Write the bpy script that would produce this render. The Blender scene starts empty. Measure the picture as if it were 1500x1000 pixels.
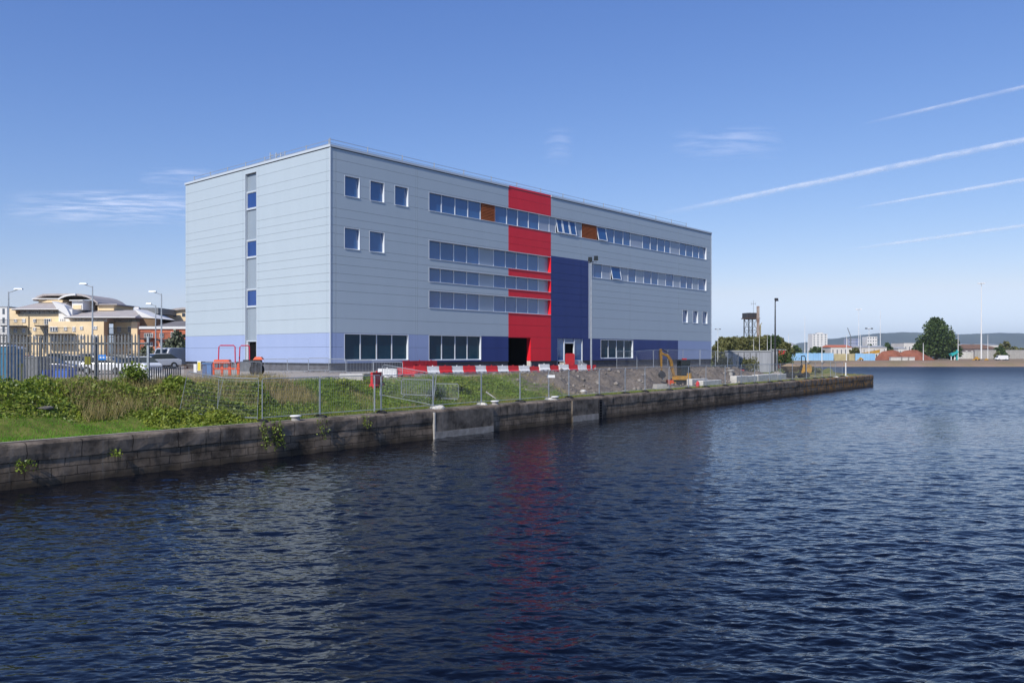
import bpy, math, random
import numpy as np
from mathutils import Vector, Matrix, noise
random.seed(7); RNG = np.random.default_rng(11)
S = bpy.context.scene; COL = S.collection
# ------------------------------------------------------------------ survey of the place
F = 1215.0; CX = 750.0; HZ = 517.0; EYE = 4.9          # photo focal length (px), horizon row, eye height over the dock water
def at(px, py, Y): return ((px-CX)/F*Y, Y, EYE-(py-HZ)/F*Y)
QZ = 1.62                                               # quay top above the water
P0 = np.array((-18.222, 29.52)); Q = np.array((0.606852, 0.794815)); NQ = np.array((-Q[1], Q[0])); TIP = 119.55
def qp(a, d): return P0 + Q*a + NQ*d                    # along the quay, inland from its edge
def ad(x, y):
    r = np.array((x, y)) - P0; return float(r@Q), float(r@NQ)
QROT = math.atan2(Q[1], Q[0])
BC = np.array((-14.2305, 65.0)); U = np.array((0.654965, 0.755659)); V = np.array((-U[1], U[0])); BROT = math.atan2(U[1], U[0])
def bp(s, t): return BC + U*s + V*t                     # building: s along the water front, t back into it

def sstep(a, b, x):
    t = np.clip((x-a)/(b-a), 0, 1); return t*t*(3-2*t)
def gz(a, d, rough=True):
    a = np.asarray(a, float); d = np.asarray(d, float)
    hi = 3.15 - 1.15*sstep(84, 100, a + 0*d) + 0.25*sstep(12, 18, d)*sstep(20, 30, a)*(1-sstep(92, 98, a))
    d1 = 1.3 + 1.3*sstep(36, 44, a) + 3.0*sstep(54, 64, a); d2 = 6.2 + 2.6*sstep(14, 26, a) - 1.5*sstep(36, 44, a) + 3.0*sstep(54, 64, a)
    k = sstep(d1, d2, d)
    z = QZ + 0.03 + (hi-QZ-0.03)*k
    if rough:
        bank = k*(1-k)*4
        z = z + bank*(0.16*np.sin(a*1.7+d*0.9)+0.12*np.sin(a*0.83-d*1.7)+0.09*np.sin(a*3.9+d*2.3))*(0.6+1.3*sstep(37, 42, a))
        z = z + .16*sstep(37, 42, a)*(1-sstep(92, 98, a))*sstep(2.0, 3.5, d)*(1-sstep(11, 13, d))*np.sin(a*5.3+2*np.sin(d*2.1))*np.sin(d*4.1+1.5*np.sin(a*1.9))
        z = z + 0.03*np.sin(a*2.1+d*1.3)*np.sin(a*0.7-d*2.4)*sstep(0.8, 1.6, d)
    return z
def gxy(x, y):
    a, d = ad(x, y); return float(gz(a, d))

# ------------------------------------------------------------------ mesh builder
class MB:
    def __init__(self): self.v = []; self.f = []; self.m = []
    def poly(self, pts, m=0):
        n = len(self.v); self.v += [tuple(p) for p in pts]; self.f.append(tuple(range(n, n+len(pts)))); self.m.append(m)
    def mesh(self, vs, fs, m=0):
        n = len(self.v); self.v += [tuple(p) for p in vs]
        for f in fs: self.f.append(tuple(i+n for i in f)); self.m.append(m)
    def box(self, x0, x1, y0, y1, z0, z1, m=0):
        vs = [(x, y, z) for z in (z0, z1) for y in (y0, y1) for x in (x0, x1)]
        self.mesh(vs, [(0,2,3,1),(4,5,7,6),(0,1,5,4),(2,6,7,3),(0,4,6,2),(1,3,7,5)], m)
    def tbox(self, x0, x1, y0, y1, z0, z1, ix, iy, m=0):      # tapered to the top
        vs = [(x0,y0,z0),(x1,y0,z0),(x0,y1,z0),(x1,y1,z0),(x0+ix,y0+iy,z1),(x1-ix,y0+iy,z1),(x0+ix,y1-iy,z1),(x1-ix,y1-iy,z1)]
        self.mesh(vs, [(0,2,3,1),(4,5,7,6),(0,1,5,4),(2,6,7,3),(0,4,6,2),(1,3,7,5)], m)
    def tube(self, pts, r, n=6, m=0, cap=True):
        pts = [Vector(p) for p in pts]; rs = r if isinstance(r, (list, tuple)) else [r]*len(pts)
        base = len(self.v); up = None
        for i, p in enumerate(pts):
            t = (pts[min(i+1, len(pts)-1)] - pts[max(i-1, 0)]).normalized()
            a = Vector((0,0,1)) if abs(t.z) < 0.9 else Vector((1,0,0))
            x = t.cross(a).normalized(); y = t.cross(x)
            for k in range(n):
                th = 2*math.pi*k/n + math.pi/n
                self.v.append(tuple(p + rs[i]*(math.cos(th)*x + math.sin(th)*y)))
        for i in range(len(pts)-1):
            for k in range(n):
                k2 = (k+1) % n
                self.f.append((base+i*n+k, base+i*n+k2, base+(i+1)*n+k2, base+(i+1)*n+k)); self.m.append(m)
        if cap:
            self.f.append(tuple(base+k for k in range(n))); self.m.append(m)
            self.f.append(tuple(base+(len(pts)-1)*n+k for k in reversed(range(n)))); self.m.append(m)
    def lathe(self, prof, n=16, m=0, c=(0,0,0), axis='z'):
        base = len(self.v)
        for r, z in prof:
            for k in range(n):
                th = 2*math.pi*k/n; a, b = r*math.cos(th), r*math.sin(th)
                p = (a, b, z) if axis == 'z' else ((z, a, b) if axis == 'x' else (a, z, b))
                self.v.append((p[0]+c[0], p[1]+c[1], p[2]+c[2]))
        for i in range(len(prof)-1):
            for k in range(n):
                k2 = (k+1) % n
                self.f.append((base+i*n+k, base+i*n+k2, base+(i+1)*n+k2, base+(i+1)*n+k)); self.m.append(m)
        self.f.append(tuple(base+k for k in reversed(range(n)))); self.m.append(m)
        self.f.append(tuple(base+(len(prof)-1)*n+k for k in range(n))); self.m.append(m)
    def prism(self, poly, y0, y1, m=0, plane='xz', inset=None):
        """poly in the named plane, pushed along the third axis; inset narrows the far outline"""
        def put(p, w):
            return (p[0], w, p[1]) if plane == 'xz' else ((p[0], p[1], w) if plane == 'xy' else (w, p[0], p[1]))
        n = len(poly); a = [put(p, y0) for p in poly]; b = [put(p, y1) for p in (inset or poly)]
        fs = [tuple(range(n)), tuple(range(2*n-1, n-1, -1))] + [(i, (i+1) % n, n+(i+1) % n, n+i) for i in range(n)]
        self.mesh(a+b, fs, m)
    def build(self, name, mats, parent=None, loc=None, rotz=0, smooth=False):
        me = bpy.data.meshes.new(name); me.from_pydata(self.v, [], self.f)
        mats = mats if isinstance(mats, (list, tuple)) else [mats]
        for mt in mats: me.materials.append(mt)
        if len(mats) > 1: me.polygons.foreach_set('material_index', self.m)
        me.validate(); me.update()
        import bmesh
        if len(self.f) < 60000:
            bm = bmesh.new(); bm.from_mesh(me); bmesh.ops.recalc_face_normals(bm, faces=bm.faces); bm.to_mesh(me); bm.free()
        if smooth: me.polygons.foreach_set('use_smooth', [True]*len(me.polygons))
        o = bpy.data.objects.new(name, me); COL.objects.link(o)
        if parent: o.parent = parent
        if loc is not None: o.location = loc
        o.rotation_euler[2] = rotz
        return o
def tag(o, label=None, cat=None, group=None, kind=None):
    for k, x in (('label', label), ('category', cat), ('group', group), ('kind', kind)):
        if x: o[k] = x
    return o
def thing(name, loc, label, cat, rotz=0, group=None):
    o = bpy.data.objects.new(name, None); COL.objects.link(o); o.location = loc; o.rotation_euler[2] = rotz
    o.empty_display_size = .3
    return tag(o, label, cat, group)
def dup(root, loc, rotz=0, label=None, scale=None):
    r = root.copy(); COL.objects.link(r); r.location = loc; r.rotation_euler = (0, 0, rotz)
    if scale: r.scale = scale
    if label: r['label'] = label
    for ch in list(root.children):
        c = ch.copy(); COL.objects.link(c); c.parent = r
        for g in ch.children:
            d = g.copy(); COL.objects.link(d); d.parent = c
    return r
def raw(name, V_, F_, mat, smooth=False):                # fast mesh from numpy quads
    me = bpy.data.meshes.new(name); V_ = np.ascontiguousarray(V_, dtype=np.float32).reshape(-1, 3); F_ = np.asarray(F_, dtype=np.int32)
    k = F_.shape[1]; me.vertices.add(len(V_)); me.vertices.foreach_set('co', V_.ravel())
    me.loops.add(F_.size); me.loops.foreach_set('vertex_index', F_.ravel())
    me.polygons.add(len(F_)); me.polygons.foreach_set('loop_start', np.arange(0, F_.size, k, dtype=np.int32))
    for mt in (mat if isinstance(mat, (list, tuple)) else [mat]): me.materials.append(mt)
    me.update(calc_edges=True); me.validate()
    if smooth: me.polygons.foreach_set('use_smooth', [True]*len(me.polygons))
    o = bpy.data.objects.new(name, me); COL.objects.link(o); return o

# ------------------------------------------------------------------ materials
def srgb(r, g, b):
    f = lambda c: (c/255/12.92) if c <= 10 else ((c/255+.055)/1.055)**2.4
    return (f(r), f(g), f(b), 1)
MATS = {}
def mat(name, col, rough=.6, spec=.5, col2=None, scale=3., detail=4., bump=0., metal=0., ior=None, coat=0, stretch=None, island=None, transl=0, bscale=None):
    if name in MATS: return MATS[name]
    m = bpy.data.materials.new(name); m.use_nodes = True; nt = m.node_tree; N = nt.nodes; L = nt.links
    b = N['Principled BSDF']; out = N['Material Output']
    c = col if len(col) == 4 else (*col, 1)
    b.inputs['Base Color'].default_value = c; b.inputs['Roughness'].default_value = rough; b.inputs['Metallic'].default_value = metal
    b.inputs['Specular IOR Level'].default_value = spec
    if ior: b.inputs['IOR'].default_value = ior
    if coat: b.inputs['Coat Weight'].default_value = coat
    tc = N.new('ShaderNodeTexCoord'); vec = tc.outputs['Object']
    if stretch:
        mp = N.new('ShaderNodeMapping'); mp.inputs['Scale'].default_value = stretch; L.new(vec, mp.inputs[0]); vec = mp.outputs[0]
    colout = None
    if col2 is not None:
        c2 = col2 if len(col2) == 4 else (*col2, 1)
        nz = N.new('ShaderNodeTexNoise'); nz.inputs['Scale'].default_value = scale; nz.inputs['Detail'].default_value = detail; L.new(vec, nz.inputs['Vector'])
        rp = N.new('ShaderNodeValToRGB'); rp.color_ramp.elements[0].position = .35; rp.color_ramp.elements[1].position = .65
        rp.color_ramp.elements[0].color = c; rp.color_ramp.elements[1].color = c2
        L.new(nz.outputs['Fac'], rp.inputs[0]); colout = rp.outputs[0]
    if island:
        g = N.new('ShaderNodeNewGeometry'); rp2 = N.new('ShaderNodeValToRGB')
        els = rp2.color_ramp.elements
        for i, cc in enumerate(island):
            e = els[i] if i < 2 else els.new(.5)
            e.position = i/(len(island)-1); e.color = (*cc, 1)
        for i, cc in enumerate(island): pass
        L.new(g.outputs['Random Per Island'], rp2.inputs[0])
        if colout is None: colout = rp2.outputs[0]
        else:
            mx = N.new('ShaderNodeMix'); mx.data_type = 'RGBA'; mx.inputs[0].default_value = .5
            L.new(colout, mx.inputs[6]); L.new(rp2.outputs[0], mx.inputs[7]); colout = mx.outputs[2]
    if colout: L.new(colout, b.inputs['Base Color'])
    if bump:
        nb = N.new('ShaderNodeTexNoise'); nb.inputs['Scale'].default_value = bscale or scale*4; nb.inputs['Detail'].default_value = 5; L.new(vec, nb.inputs['Vector'])
        bp_ = N.new('ShaderNodeBump'); bp_.inputs['Strength'].default_value = 1; bp_.inputs['Distance'].default_value = bump
        L.new(nb.outputs['Fac'], bp_.inputs['Height']); L.new(bp_.outputs[0], b.inputs['Normal'])
    if transl:
        tr = N.new('ShaderNodeBsdfTranslucent'); ms = N.new('ShaderNodeMixShader'); ms.inputs[0].default_value = transl
        if colout: L.new(colout, tr.inputs[0])
        else: tr.inputs[0].default_value = c
        L.new(b.outputs[0], ms.inputs[1]); L.new(tr.outputs[0], ms.inputs[2]); L.new(ms.outputs[0], out.inputs['Surface'])
    MATS[name] = m; return m

M_grey = mat('cladding_grey', (.42,.488,.535), .4, .4, (.432,.50,.547), 1, 5, bump=.006, bscale=.5, stretch=(.9,.9,.13))
M_lilac = mat('cladding_lilac', (.315,.388,.585), .4, .4, (.325,.398,.597), 1, 5, bump=.006, bscale=.5, stretch=(.9,.9,.13))
M_navy = mat('cladding_navy', (.019,.036,.165), .38, .4, (.023,.042,.185), 1, 5, bump=.006, bscale=.5, stretch=(.9,.9,.13))
M_red = mat('cladding_red', (.77,.015,.03), .4, .35, (.81,.018,.034), 1, 5, bump=.006, bscale=.5, stretch=(.9,.9,.13))
M_redtrim = mat('trim_red', (.76,.016,.03), .42, .35)
M_core = mat('wall_core_dark', (.05,.055,.065), .8, .2)
M_trim = mat('trim_pale', (.50,.55,.60), .45, .4)
M_plinth = mat('plinth_brick', (.13,.13,.145), .85, .2, (.09,.09,.1), 2.5, 6)
M_frame = mat('window_frame_pale', (.68,.72,.76), .4, .4)
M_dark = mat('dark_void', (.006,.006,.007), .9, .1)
M_roof = mat('roof_membrane', (.35,.36,.37), .8, .2)
M_spand = mat('spandrel_glass', (.30,.335,.43), .12, .5, (.30,.36,.42), .25, 2, island=[(.30,.31,.44), (.33,.37,.44), (.27,.36,.42)])
M_stairsp = mat('stair_panel_glass', (.25,.3,.35), .1, .5, (.27,.32,.37), .4, 2)
M_louvre = mat('louvre_orange', (.50,.16,.055), .5, .4, (.44,.135,.045), 2, 4)
def glass(name, col, ior=1.75, bump=.01):
    return mat(name, col, .02, .5, (col[0]*1.5, col[1]*1.45, col[2]*1.35), .6, 2, bump=bump, bscale=.35, ior=ior, island=[tuple(x*.55 for x in col), col, (col[0]*1.9+.01, col[1]*1.6+.01, col[2]*1.35)])
M_glass = glass('window_glass', (.022,.088,.245), 1.85); M_glassdk = glass('ground_window_glass', (.003,.030,.058), 1.35)
M_glassnv = glass('stair_window_glass', (.014,.05,.20), 1.5)
M_galv = mat('galvanised_steel', (.42,.45,.48), .45, .5, (.34,.37,.40), 5, 3, metal=.35)
M_galvdk = mat('weathered_galvanised', (.20,.205,.21), .55, .4, (.14,.145,.15), 4, 3, metal=.25)
M_wire = mat('fence_wire', (.33,.35,.37), .5, .4, metal=.3)
M_white = mat('white_plastic', (.78,.78,.77), .5, .4, (.66,.65,.63), 3, 5)
M_redpl = mat('red_plastic', (.62,.03,.035), .5, .4, (.5,.03,.035), 3, 5)
M_orange = mat('orange_paint', (.75,.10,.02), .5, .4, (.62,.08,.018), 3, 5)
M_yellow = mat('yellow_paint', (.60,.31,.025), .5, .4, (.34,.19,.04), 2.2, 7)
M_black = mat('black_rubber', (.018,.018,.018), .7, .3)
M_blacksteel = mat('dark_steel', (.03,.03,.034), .5, .4)
M_conc = mat('concrete', (.40,.385,.36), .85, .2, (.30,.285,.265), 1.6, 7, bump=.02)
M_concw = mat('pale_concrete', (.62,.60,.56), .85, .2, (.48,.46,.42), 2.2, 7, bump=.01)
M_glassblk = mat('cab_glass', (.012,.018,.02), .05, .5)
M_dirt = mat('dirt_load', (.40,.29,.18), .95, .1, (.30,.21,.13), 3, 6, bump=.05)

# ------------------------------------------------------------------ camera, light, sky
cd = bpy.data.cameras.new('camera'); cam = bpy.data.objects.new('camera', cd); COL.objects.link(cam); S.camera = cam
cam.location = (0, 0, EYE); cam.rotation_euler = (math.radians(90), 0, 0)
cd.sensor_width = 36; cd.lens = 36*F/1500; cd.shift_y = (HZ-500)/1500; cd.clip_start = .5; cd.clip_end = 60000
S.view_settings.view_transform = 'Standard'; S.view_settings.look = 'None'; S.view_settings.exposure = 0.4; S.view_settings.gamma = 1
S.render.engine = 'CYCLES'
S.cycles.max_bounces = 8; S.cycles.transparent_max_bounces = 16; S.cycles.volume_bounces = 0
S.cycles.use_denoising = True
try: S.cycles.denoiser = 'OPENIMAGEDENOISE'
except Exception: pass
T = math.radians(12); EL = math.radians(40)
hx = -U*math.cos(T) - V*math.sin(T)*1.0                  # the front faces -V; the sun grazes it from the left
SUNDIR = Vector((hx[0]*math.cos(EL), hx[1]*math.cos(EL), math.sin(EL)))
sl = bpy.data.lights.new('sun', 'SUN'); sl.energy = 3.5; sl.angle = math.radians(.5); sl.color = (1, .95, .87)
so = bpy.data.objects.new('sun', sl); COL.objects.link(so); so.rotation_euler = SUNDIR.to_track_quat('Z', 'Y').to_euler(); so.location = (-60, -60, 90)
w = bpy.data.worlds.new('World'); S.world = w; w.use_nodes = True; nt = w.node_tree
sky = nt.nodes.new('ShaderNodeTexSky'); sky.sky_type = 'NISHITA'; sky.sun_disc = False
sky.sun_elevation = EL; sky.sun_rotation = math.atan2(SUNDIR.x, SUNDIR.y)
sky.altitude = 0; sky.air_density = 1.0; sky.dust_density = .0; sky.ozone_density = 6.0
sep = nt.nodes.new('ShaderNodeSeparateXYZ'); pw = nt.nodes.new('ShaderNodeMath'); pw.operation = 'POWER'; pw.inputs[1].default_value = 1.2; pb = nt.nodes.new('ShaderNodeMath'); pb.operation = 'POWER'; pb.inputs[1].default_value = .7; cmb = nt.nodes.new('ShaderNodeCombineXYZ')
nt.links.new(sep.outputs[0], pw.inputs[0]); nt.links.new(pw.outputs[0], cmb.inputs[0]); nt.links.new(sep.outputs[1], cmb.inputs[1]); nt.links.new(sep.outputs[2], pb.inputs[0]); nt.links.new(pb.outputs[0], cmb.inputs[2])
tint = nt.nodes.new('ShaderNodeVectorMath'); tint.operation = 'MULTIPLY'; tint.inputs[1].default_value = (.78, .85, 1.655)   # the camera's cool white balance
nt.links.new(sky.outputs[0], sep.inputs[0]); nt.links.new(cmb.outputs[0], tint.inputs[0]); s2 = nt.nodes.new('ShaderNodeSeparateXYZ'); c2 = nt.nodes.new('ShaderNodeCombineXYZ'); nt.links.new(tint.outputs[0], s2.inputs[0])
def wm(op, a, k):
    m_ = nt.nodes.new('ShaderNodeMath'); m_.operation = 'MULTIPLY'; m_.inputs[1].default_value = k; nt.links.new(s2.outputs[1], m_.inputs[0])
    q = nt.nodes.new('ShaderNodeMath'); q.operation = op; nt.links.new(s2.outputs[a], q.inputs[0]); nt.links.new(m_.outputs[0], q.inputs[1]); return q.outputs[0]
nt.links.new(wm('MINIMUM', 0, .86), c2.inputs[0]); nt.links.new(s2.outputs[1], c2.inputs[1]); nt.links.new(wm('MAXIMUM', 2, 1.2), c2.inputs[2])
nt.links.new(c2.outputs[0], nt.nodes['Background'].inputs[0]); nt.nodes['Background'].inputs[1].default_value = .105

# ------------------------------------------------------------------ water
def water_material():
    m = bpy.data.materials.new('dock_water'); m.use_nodes = True; nt = m.node_tree; N = nt.nodes; L = nt.links
    b = N['Principled BSDF']; b.inputs['Base Color'].default_value = (.0015,.0024,.006,1); b.inputs['IOR'].default_value = 1.333
    tc = N.new('ShaderNodeTexCoord'); prev = None
    geo = N.new('ShaderNodeNewGeometry')
    def height(off):
        """wavelets of four sizes at a point a few centimetres away: the slopes come from true height differences, at any distance"""
        v = N.new('ShaderNodeVectorMath'); v.operation = 'ADD'; v.inputs[1].default_value = (*off, 0); L.new(geo.outputs['Position'], v.inputs[0]); prev = None
        for rot, scale, stretch, detail, dist, amp in WAVES:
            mp = N.new('ShaderNodeMapping'); mp.inputs['Rotation'].default_value = (0, 0, math.radians(rot)); mp.inputs['Scale'].default_value = (scale*stretch, scale, scale); L.new(v.outputs[0], mp.inputs[0])
            nz = N.new('ShaderNodeTexNoise'); nz.noise_dimensions = '2D'; nz.inputs['Scale'].default_value = 1; nz.inputs['Detail'].default_value = detail; nz.inputs['Distortion'].default_value = dist; nz.inputs['Roughness'].default_value = .5; L.new(mp.outputs[0], nz.inputs['Vector'])
            mu = N.new('ShaderNodeMath'); mu.operation = 'MULTIPLY_ADD'; mu.inputs[1].default_value = amp; L.new(nz.outputs['Fac'], mu.inputs[0])
            if prev is None: mu.inputs[2].default_value = 0
            else: L.new(prev, mu.inputs[2])
            prev = mu.outputs[0]
        return prev
    WAVES = [(-10, 2.2, .45, 2, .5, .038), (12, 6.5, .45, 2, .4, .020)]
    e = .03; h0, hx_, hy_ = height((0, 0)), height((e, 0)), height((0, e)); cb = N.new('ShaderNodeCombineXYZ'); cb.inputs[2].default_value = 1
    # breeze patches: rougher and calmer water
    gn = N.new('ShaderNodeTexNoise'); gm = N.new('ShaderNodeMapping'); gm.inputs['Scale'].default_value = (.035, .09, 1); L.new(geo.outputs['Position'], gm.inputs[0]); L.new(gm.outputs[0], gn.inputs['Vector']); gn.inputs['Scale'].default_value = 1; gn.inputs['Detail'].default_value = 3
    gr_ = N.new('ShaderNodeMapRange'); gr_.inputs[1].default_value = .35; gr_.inputs[2].default_value = .65; gr_.inputs[3].default_value = .72; gr_.inputs[4].default_value = 1.2; L.new(gn.outputs['Fac'], gr_.inputs[0])
    for k, hh in ((0, hx_), (1, hy_)):
        s = N.new('ShaderNodeMath'); s.operation = 'SUBTRACT'; L.new(h0, s.inputs[0]); L.new(hh, s.inputs[1])
        q = N.new('ShaderNodeMath'); q.operation = 'MULTIPLY'; q.inputs[1].default_value = 1/e; L.new(s.outputs[0], q.inputs[0])
        q2 = N.new('ShaderNodeMath'); q2.operation = 'MULTIPLY'; L.new(q.outputs[0], q2.inputs[0]); L.new(gr_.outputs[0], q2.inputs[1]); L.new(q2.outputs[0], cb.inputs[k])
    sy = N.new('ShaderNodeSeparateXYZ'); L.new(geo.outputs['Position'], sy.inputs[0]); ro = N.new('ShaderNodeMapRange'); ro.inputs[1].default_value = 40; ro.inputs[2].default_value = 230; ro.inputs[3].default_value = .05; ro.inputs[4].default_value = .42; L.new(sy.outputs[1], ro.inputs[0]); L.new(ro.outputs[0], b.inputs['Roughness'])   # the open dock carries finer ripples
    na = N.new('ShaderNodeVectorMath'); L.new(geo.outputs['Normal'], na.inputs[0]); L.new(cb.outputs[0], na.inputs[1]); cb.inputs[2].default_value = 0; cb = na
    nrm = N.new('ShaderNodeVectorMath'); nrm.operation = 'NORMALIZE'; L.new(cb.outputs[0], nrm.inputs[0]); L.new(nrm.outputs[0], b.inputs['Normal'])
    return m
def water():
    """a sheet of real wavelets, finer close to the viewpoint, over a calm sheet that carries on outside it"""
    rng = np.random.default_rng(3); n = 110; lam = np.exp(rng.uniform(np.log(.12), np.log(2.4), n)); th = rng.normal(math.radians(82), math.radians(27), n) + (rng.random(n) < .25)*math.radians(55)
    slope = .0188*np.clip(1.3-.38*np.log(lam/.2), .4, 1.3); kx, ky = 2*np.pi/lam*np.cos(th), 2*np.pi/lam*np.sin(th); am = slope*lam/(2*np.pi); ph = rng.uniform(0, 6.283, n)
    ys = [5.0]
    while ys[-1] < 302: ys.append(ys[-1]+max(.022, .0022*ys[-1]))
    ys = np.array(ys, np.float32); u = np.linspace(-1, 1, 800, dtype=np.float32); Y = np.repeat(ys[:, None], len(u), 1); X = u[None, :]*(.78*ys[:, None]+6); h = np.zeros_like(Y); sp = np.maximum(.0022*ys, (.78*ys+6)*2/len(u))[:, None]
    gust = 1 + .48*np.sin(X*.043+.6*np.sin(Y*.031))*np.sin(Y*.071+1.3*np.sin(X*.027)+.5) + .22*np.sin(X*.13-Y*.05)*np.sin(Y*.17+X*.06)
    for i in range(n):
        w_ = np.clip((lam[i]/sp-2.2)/1.5, 0, 1)
        if w_.max() > 0: p_ = kx[i]*X+ky[i]*Y+ph[i]; h += am[i]*w_*(np.sin(p_)+.18*np.cos(2*p_))
    h *= gust; VV = np.stack([X, Y, h], -1).reshape(-1, 3); r, k = Y.shape; idx = np.arange(r*k, dtype=np.int32).reshape(r, k); FF = np.stack([idx[:-1,:-1],idx[:-1,1:],idx[1:,1:],idx[1:,:-1]],-1).reshape(-1,4)
    b0 = len(VV); VV = np.concatenate([VV, np.array([(-700,-120,-.3),(900,-120,-.3),(900,330,-.3),(-700,330,-.3)])]); FF = np.concatenate([FF, np.array([[b0,b0+1,b0+2,b0+3]], np.int32)])
    tag(raw('water', VV, FF, water_material(), True), kind='structure')
water()

# ------------------------------------------------------------------ land
EDGE = [(0.0, TIP), (13.4, 130.4), (24.2, 146.0), (52.7, 212.5), (78.4, 278.6), (400., 1100.)]
def a_end(d):
    return np.interp(d, [e[0] for e in EDGE], [e[1] for e in EDGE])
def land():
    ds = np.concatenate([np.arange(.55, 14, .3), np.arange(14, 34, 1.2), np.array([36, 40, 46, 54, 66, 80, 110, 160, 230, 330, 420])])
    ts = np.concatenate([np.array([-300, -200, -140, -100, -70, -50, -40, -34]), np.arange(-30, TIP-.01, .35), np.array([TIP])])
    A = np.zeros((len(ds), len(ts))); D = np.zeros_like(A)
    for i, d in enumerate(ds):
        e = a_end(d); k = sstep(60, TIP, ts); A[i] = ts + (e-TIP)*k; D[i] = d
    Z = gz(A, D)
    far = sstep(40, 120, D); Z = Z*(1-far*0) 
    X = P0[0] + Q[0]*A + NQ[0]*D; Y = P0[1] + Q[1]*A + NQ[1]*D
    n, k = A.shape; VV = np.stack([X, Y, Z], -1).reshape(-1, 3)
    idx = np.arange(n*k).reshape(n, k)
    FF = np.stack([idx[:-1, :-1], idx[:-1, 1:], idx[1:, 1:], idx[1:, :-1]], -1).reshape(-1, 4)
    # skirt down the far ends into the water
    vs = list(VV); 
    m = bpy.data.materials.new('site_ground'); m.use_nodes = True
    o = raw('ground', VV, FF, m, True)
    # cover masks as plain attributes: grass, earth, tarmac (what the ground is made of)
    g = sstep(.7, 1.6, D)*(1-sstep(6.6, 8.6, D))*(1-sstep(35, 40, A)) 
    g = np.maximum(g, (1-sstep(2.2, 3.4, D))*sstep(.6, 1.0, D)*.9)
    g = np.maximum(g, (1-sstep(24, 30, A))*(1-sstep(10.5, 12.5, D))*sstep(.6, 1.2, D)*(1-sstep(8, 10, A)))
    g = np.maximum(g, sstep(97, 104, A)*.75*sstep(.7, 1.5, D))
    e = sstep(36, 40, A)*sstep(2.2, 3.6, D)*(1-sstep(94, 100, A))
    t = np.maximum((1-sstep(8, 16, A))*sstep(13.5, 15, D), sstep(60, 70, D))
    for nm, arr in (('grassy', g), ('earthy', e), ('tarmac', t)):
        at_ = o.data.attributes.new(nm, 'FLOAT', 'POINT'); at_.data.foreach_set('value', arr.astype(np.float32).ravel())
    nt = m.node_tree; N = nt.nodes; L = nt.links; b = N['Principled BSDF']; b.inputs['Roughness'].default_value = .95; b.inputs['Specular IOR Level'].default_value = .15
    tc = N.new('ShaderNodeTexCoord')
    def nz(scale, detail=6):
        x = N.new('ShaderNodeTexNoise'); x.inputs['Scale'].default_value = scale; x.inputs['Detail'].default_value = detail; L.new(tc.outputs['Object'], x.inputs['Vector']); return x.outputs['Fac']
    def ramp(fac, c0, c1, p0=.35, p1=.65):
        r = N.new('ShaderNodeValToRGB'); r.color_ramp.elements[0].position = p0; r.color_ramp.elements[1].position = p1; r.color_ramp.elements[0].color = (*c0, 1); r.color_ramp.elements[1].color = (*c1, 1); L.new(fac, r.inputs[0]); return r.outputs[0]
    def mix(fac, x, y):
        q = N.new('ShaderNodeMix'); q.data_type = 'RGBA'; L.new(fac, q.inputs[0]); L.new(x, q.inputs[6]); L.new(y, q.inputs[7]); return q.outputs[2]
    def attr(nm, f):
        a = N.new('ShaderNodeAttribute'); a.attribute_name = nm
        s = N.new('ShaderNodeMath'); s.operation = 'MULTIPLY_ADD'; s.inputs[1].default_value = 1; L.new(f, s.inputs[0])   # add noise to break the edge
        q = N.new('ShaderNodeMath'); q.operation = 'ADD'; L.new(a.outputs['Fac'], q.inputs[0]); L.new(f, q.inputs[1])
        r = N.new('ShaderNodeMapRange'); r.inputs[1].default_value = .85; r.inputs[2].default_value = 1.1; L.new(q.outputs[0], r.inputs[0]); return r.outputs[0]
    gravel = ramp(nz(2.2, 8), (.27,.24,.215), (.40,.365,.33)); gravel2 = ramp(nz(.35, 5), (.30,.27,.24), (.36,.325,.29))
    c = mix(nz(9, 3), gravel, gravel2)
    earth = mix(nz(.9, 7), ramp(nz(3, 8), (.07,.056,.045), (.18,.15,.122)), ramp(nz(7, 6), (.12,.10,.083), (.23,.195,.17)))
    grass = ramp(nz(1.3, 7), (.08,.11,.02), (.17,.17,.045))
    tar = ramp(nz(1.1, 6), (.055,.057,.062), (.085,.087,.09))
    nf = nz(1.1, 5)
    c = mix(attr('tarmac', nf), c, tar); c = mix(attr('earthy', nf), c, earth); c = mix(attr('grassy', nf), c, grass)
    L.new(c, b.inputs['Base Color'])
    bn = N.new('ShaderNodeBump'); bn.inputs['Distance'].default_value = .12; bn.inputs['Strength'].default_value = .8; L.new(nz(2.6, 9), bn.inputs['Height']); L.new(bn.outputs[0], b.inputs['Normal'])
    tag(o, kind='structure'); return o
land()
# the end of the land towards the open dock: a stone bank
mb = MB(); pts = [(e[1], e[0]) for e in EDGE[:5]]
for (a0, d0), (a1, d1) in zip(pts, pts[1:]):
    n = max(2, int((a1-a0)/3))
    for i in range(n):
        r = []
        for k in (i/n, (i+1)/n):
            a = a0+(a1-a0)*k; d = max(.55, d0+(d1-d0)*k); p = qp(a, d); z = float(gz(a, d)) + .005
            r.append(((p[0], p[1], z), (p[0]+.5, p[1], -.6)))
        mb.poly([r[0][0], r[1][0], r[1][1], r[0][1]])
tag(mb.build('bank', mat('bank_stone', (.17,.14,.11), .95, .1, (.10,.085,.07), 1.5, 7, bump=.06)), kind='structure')
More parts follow.
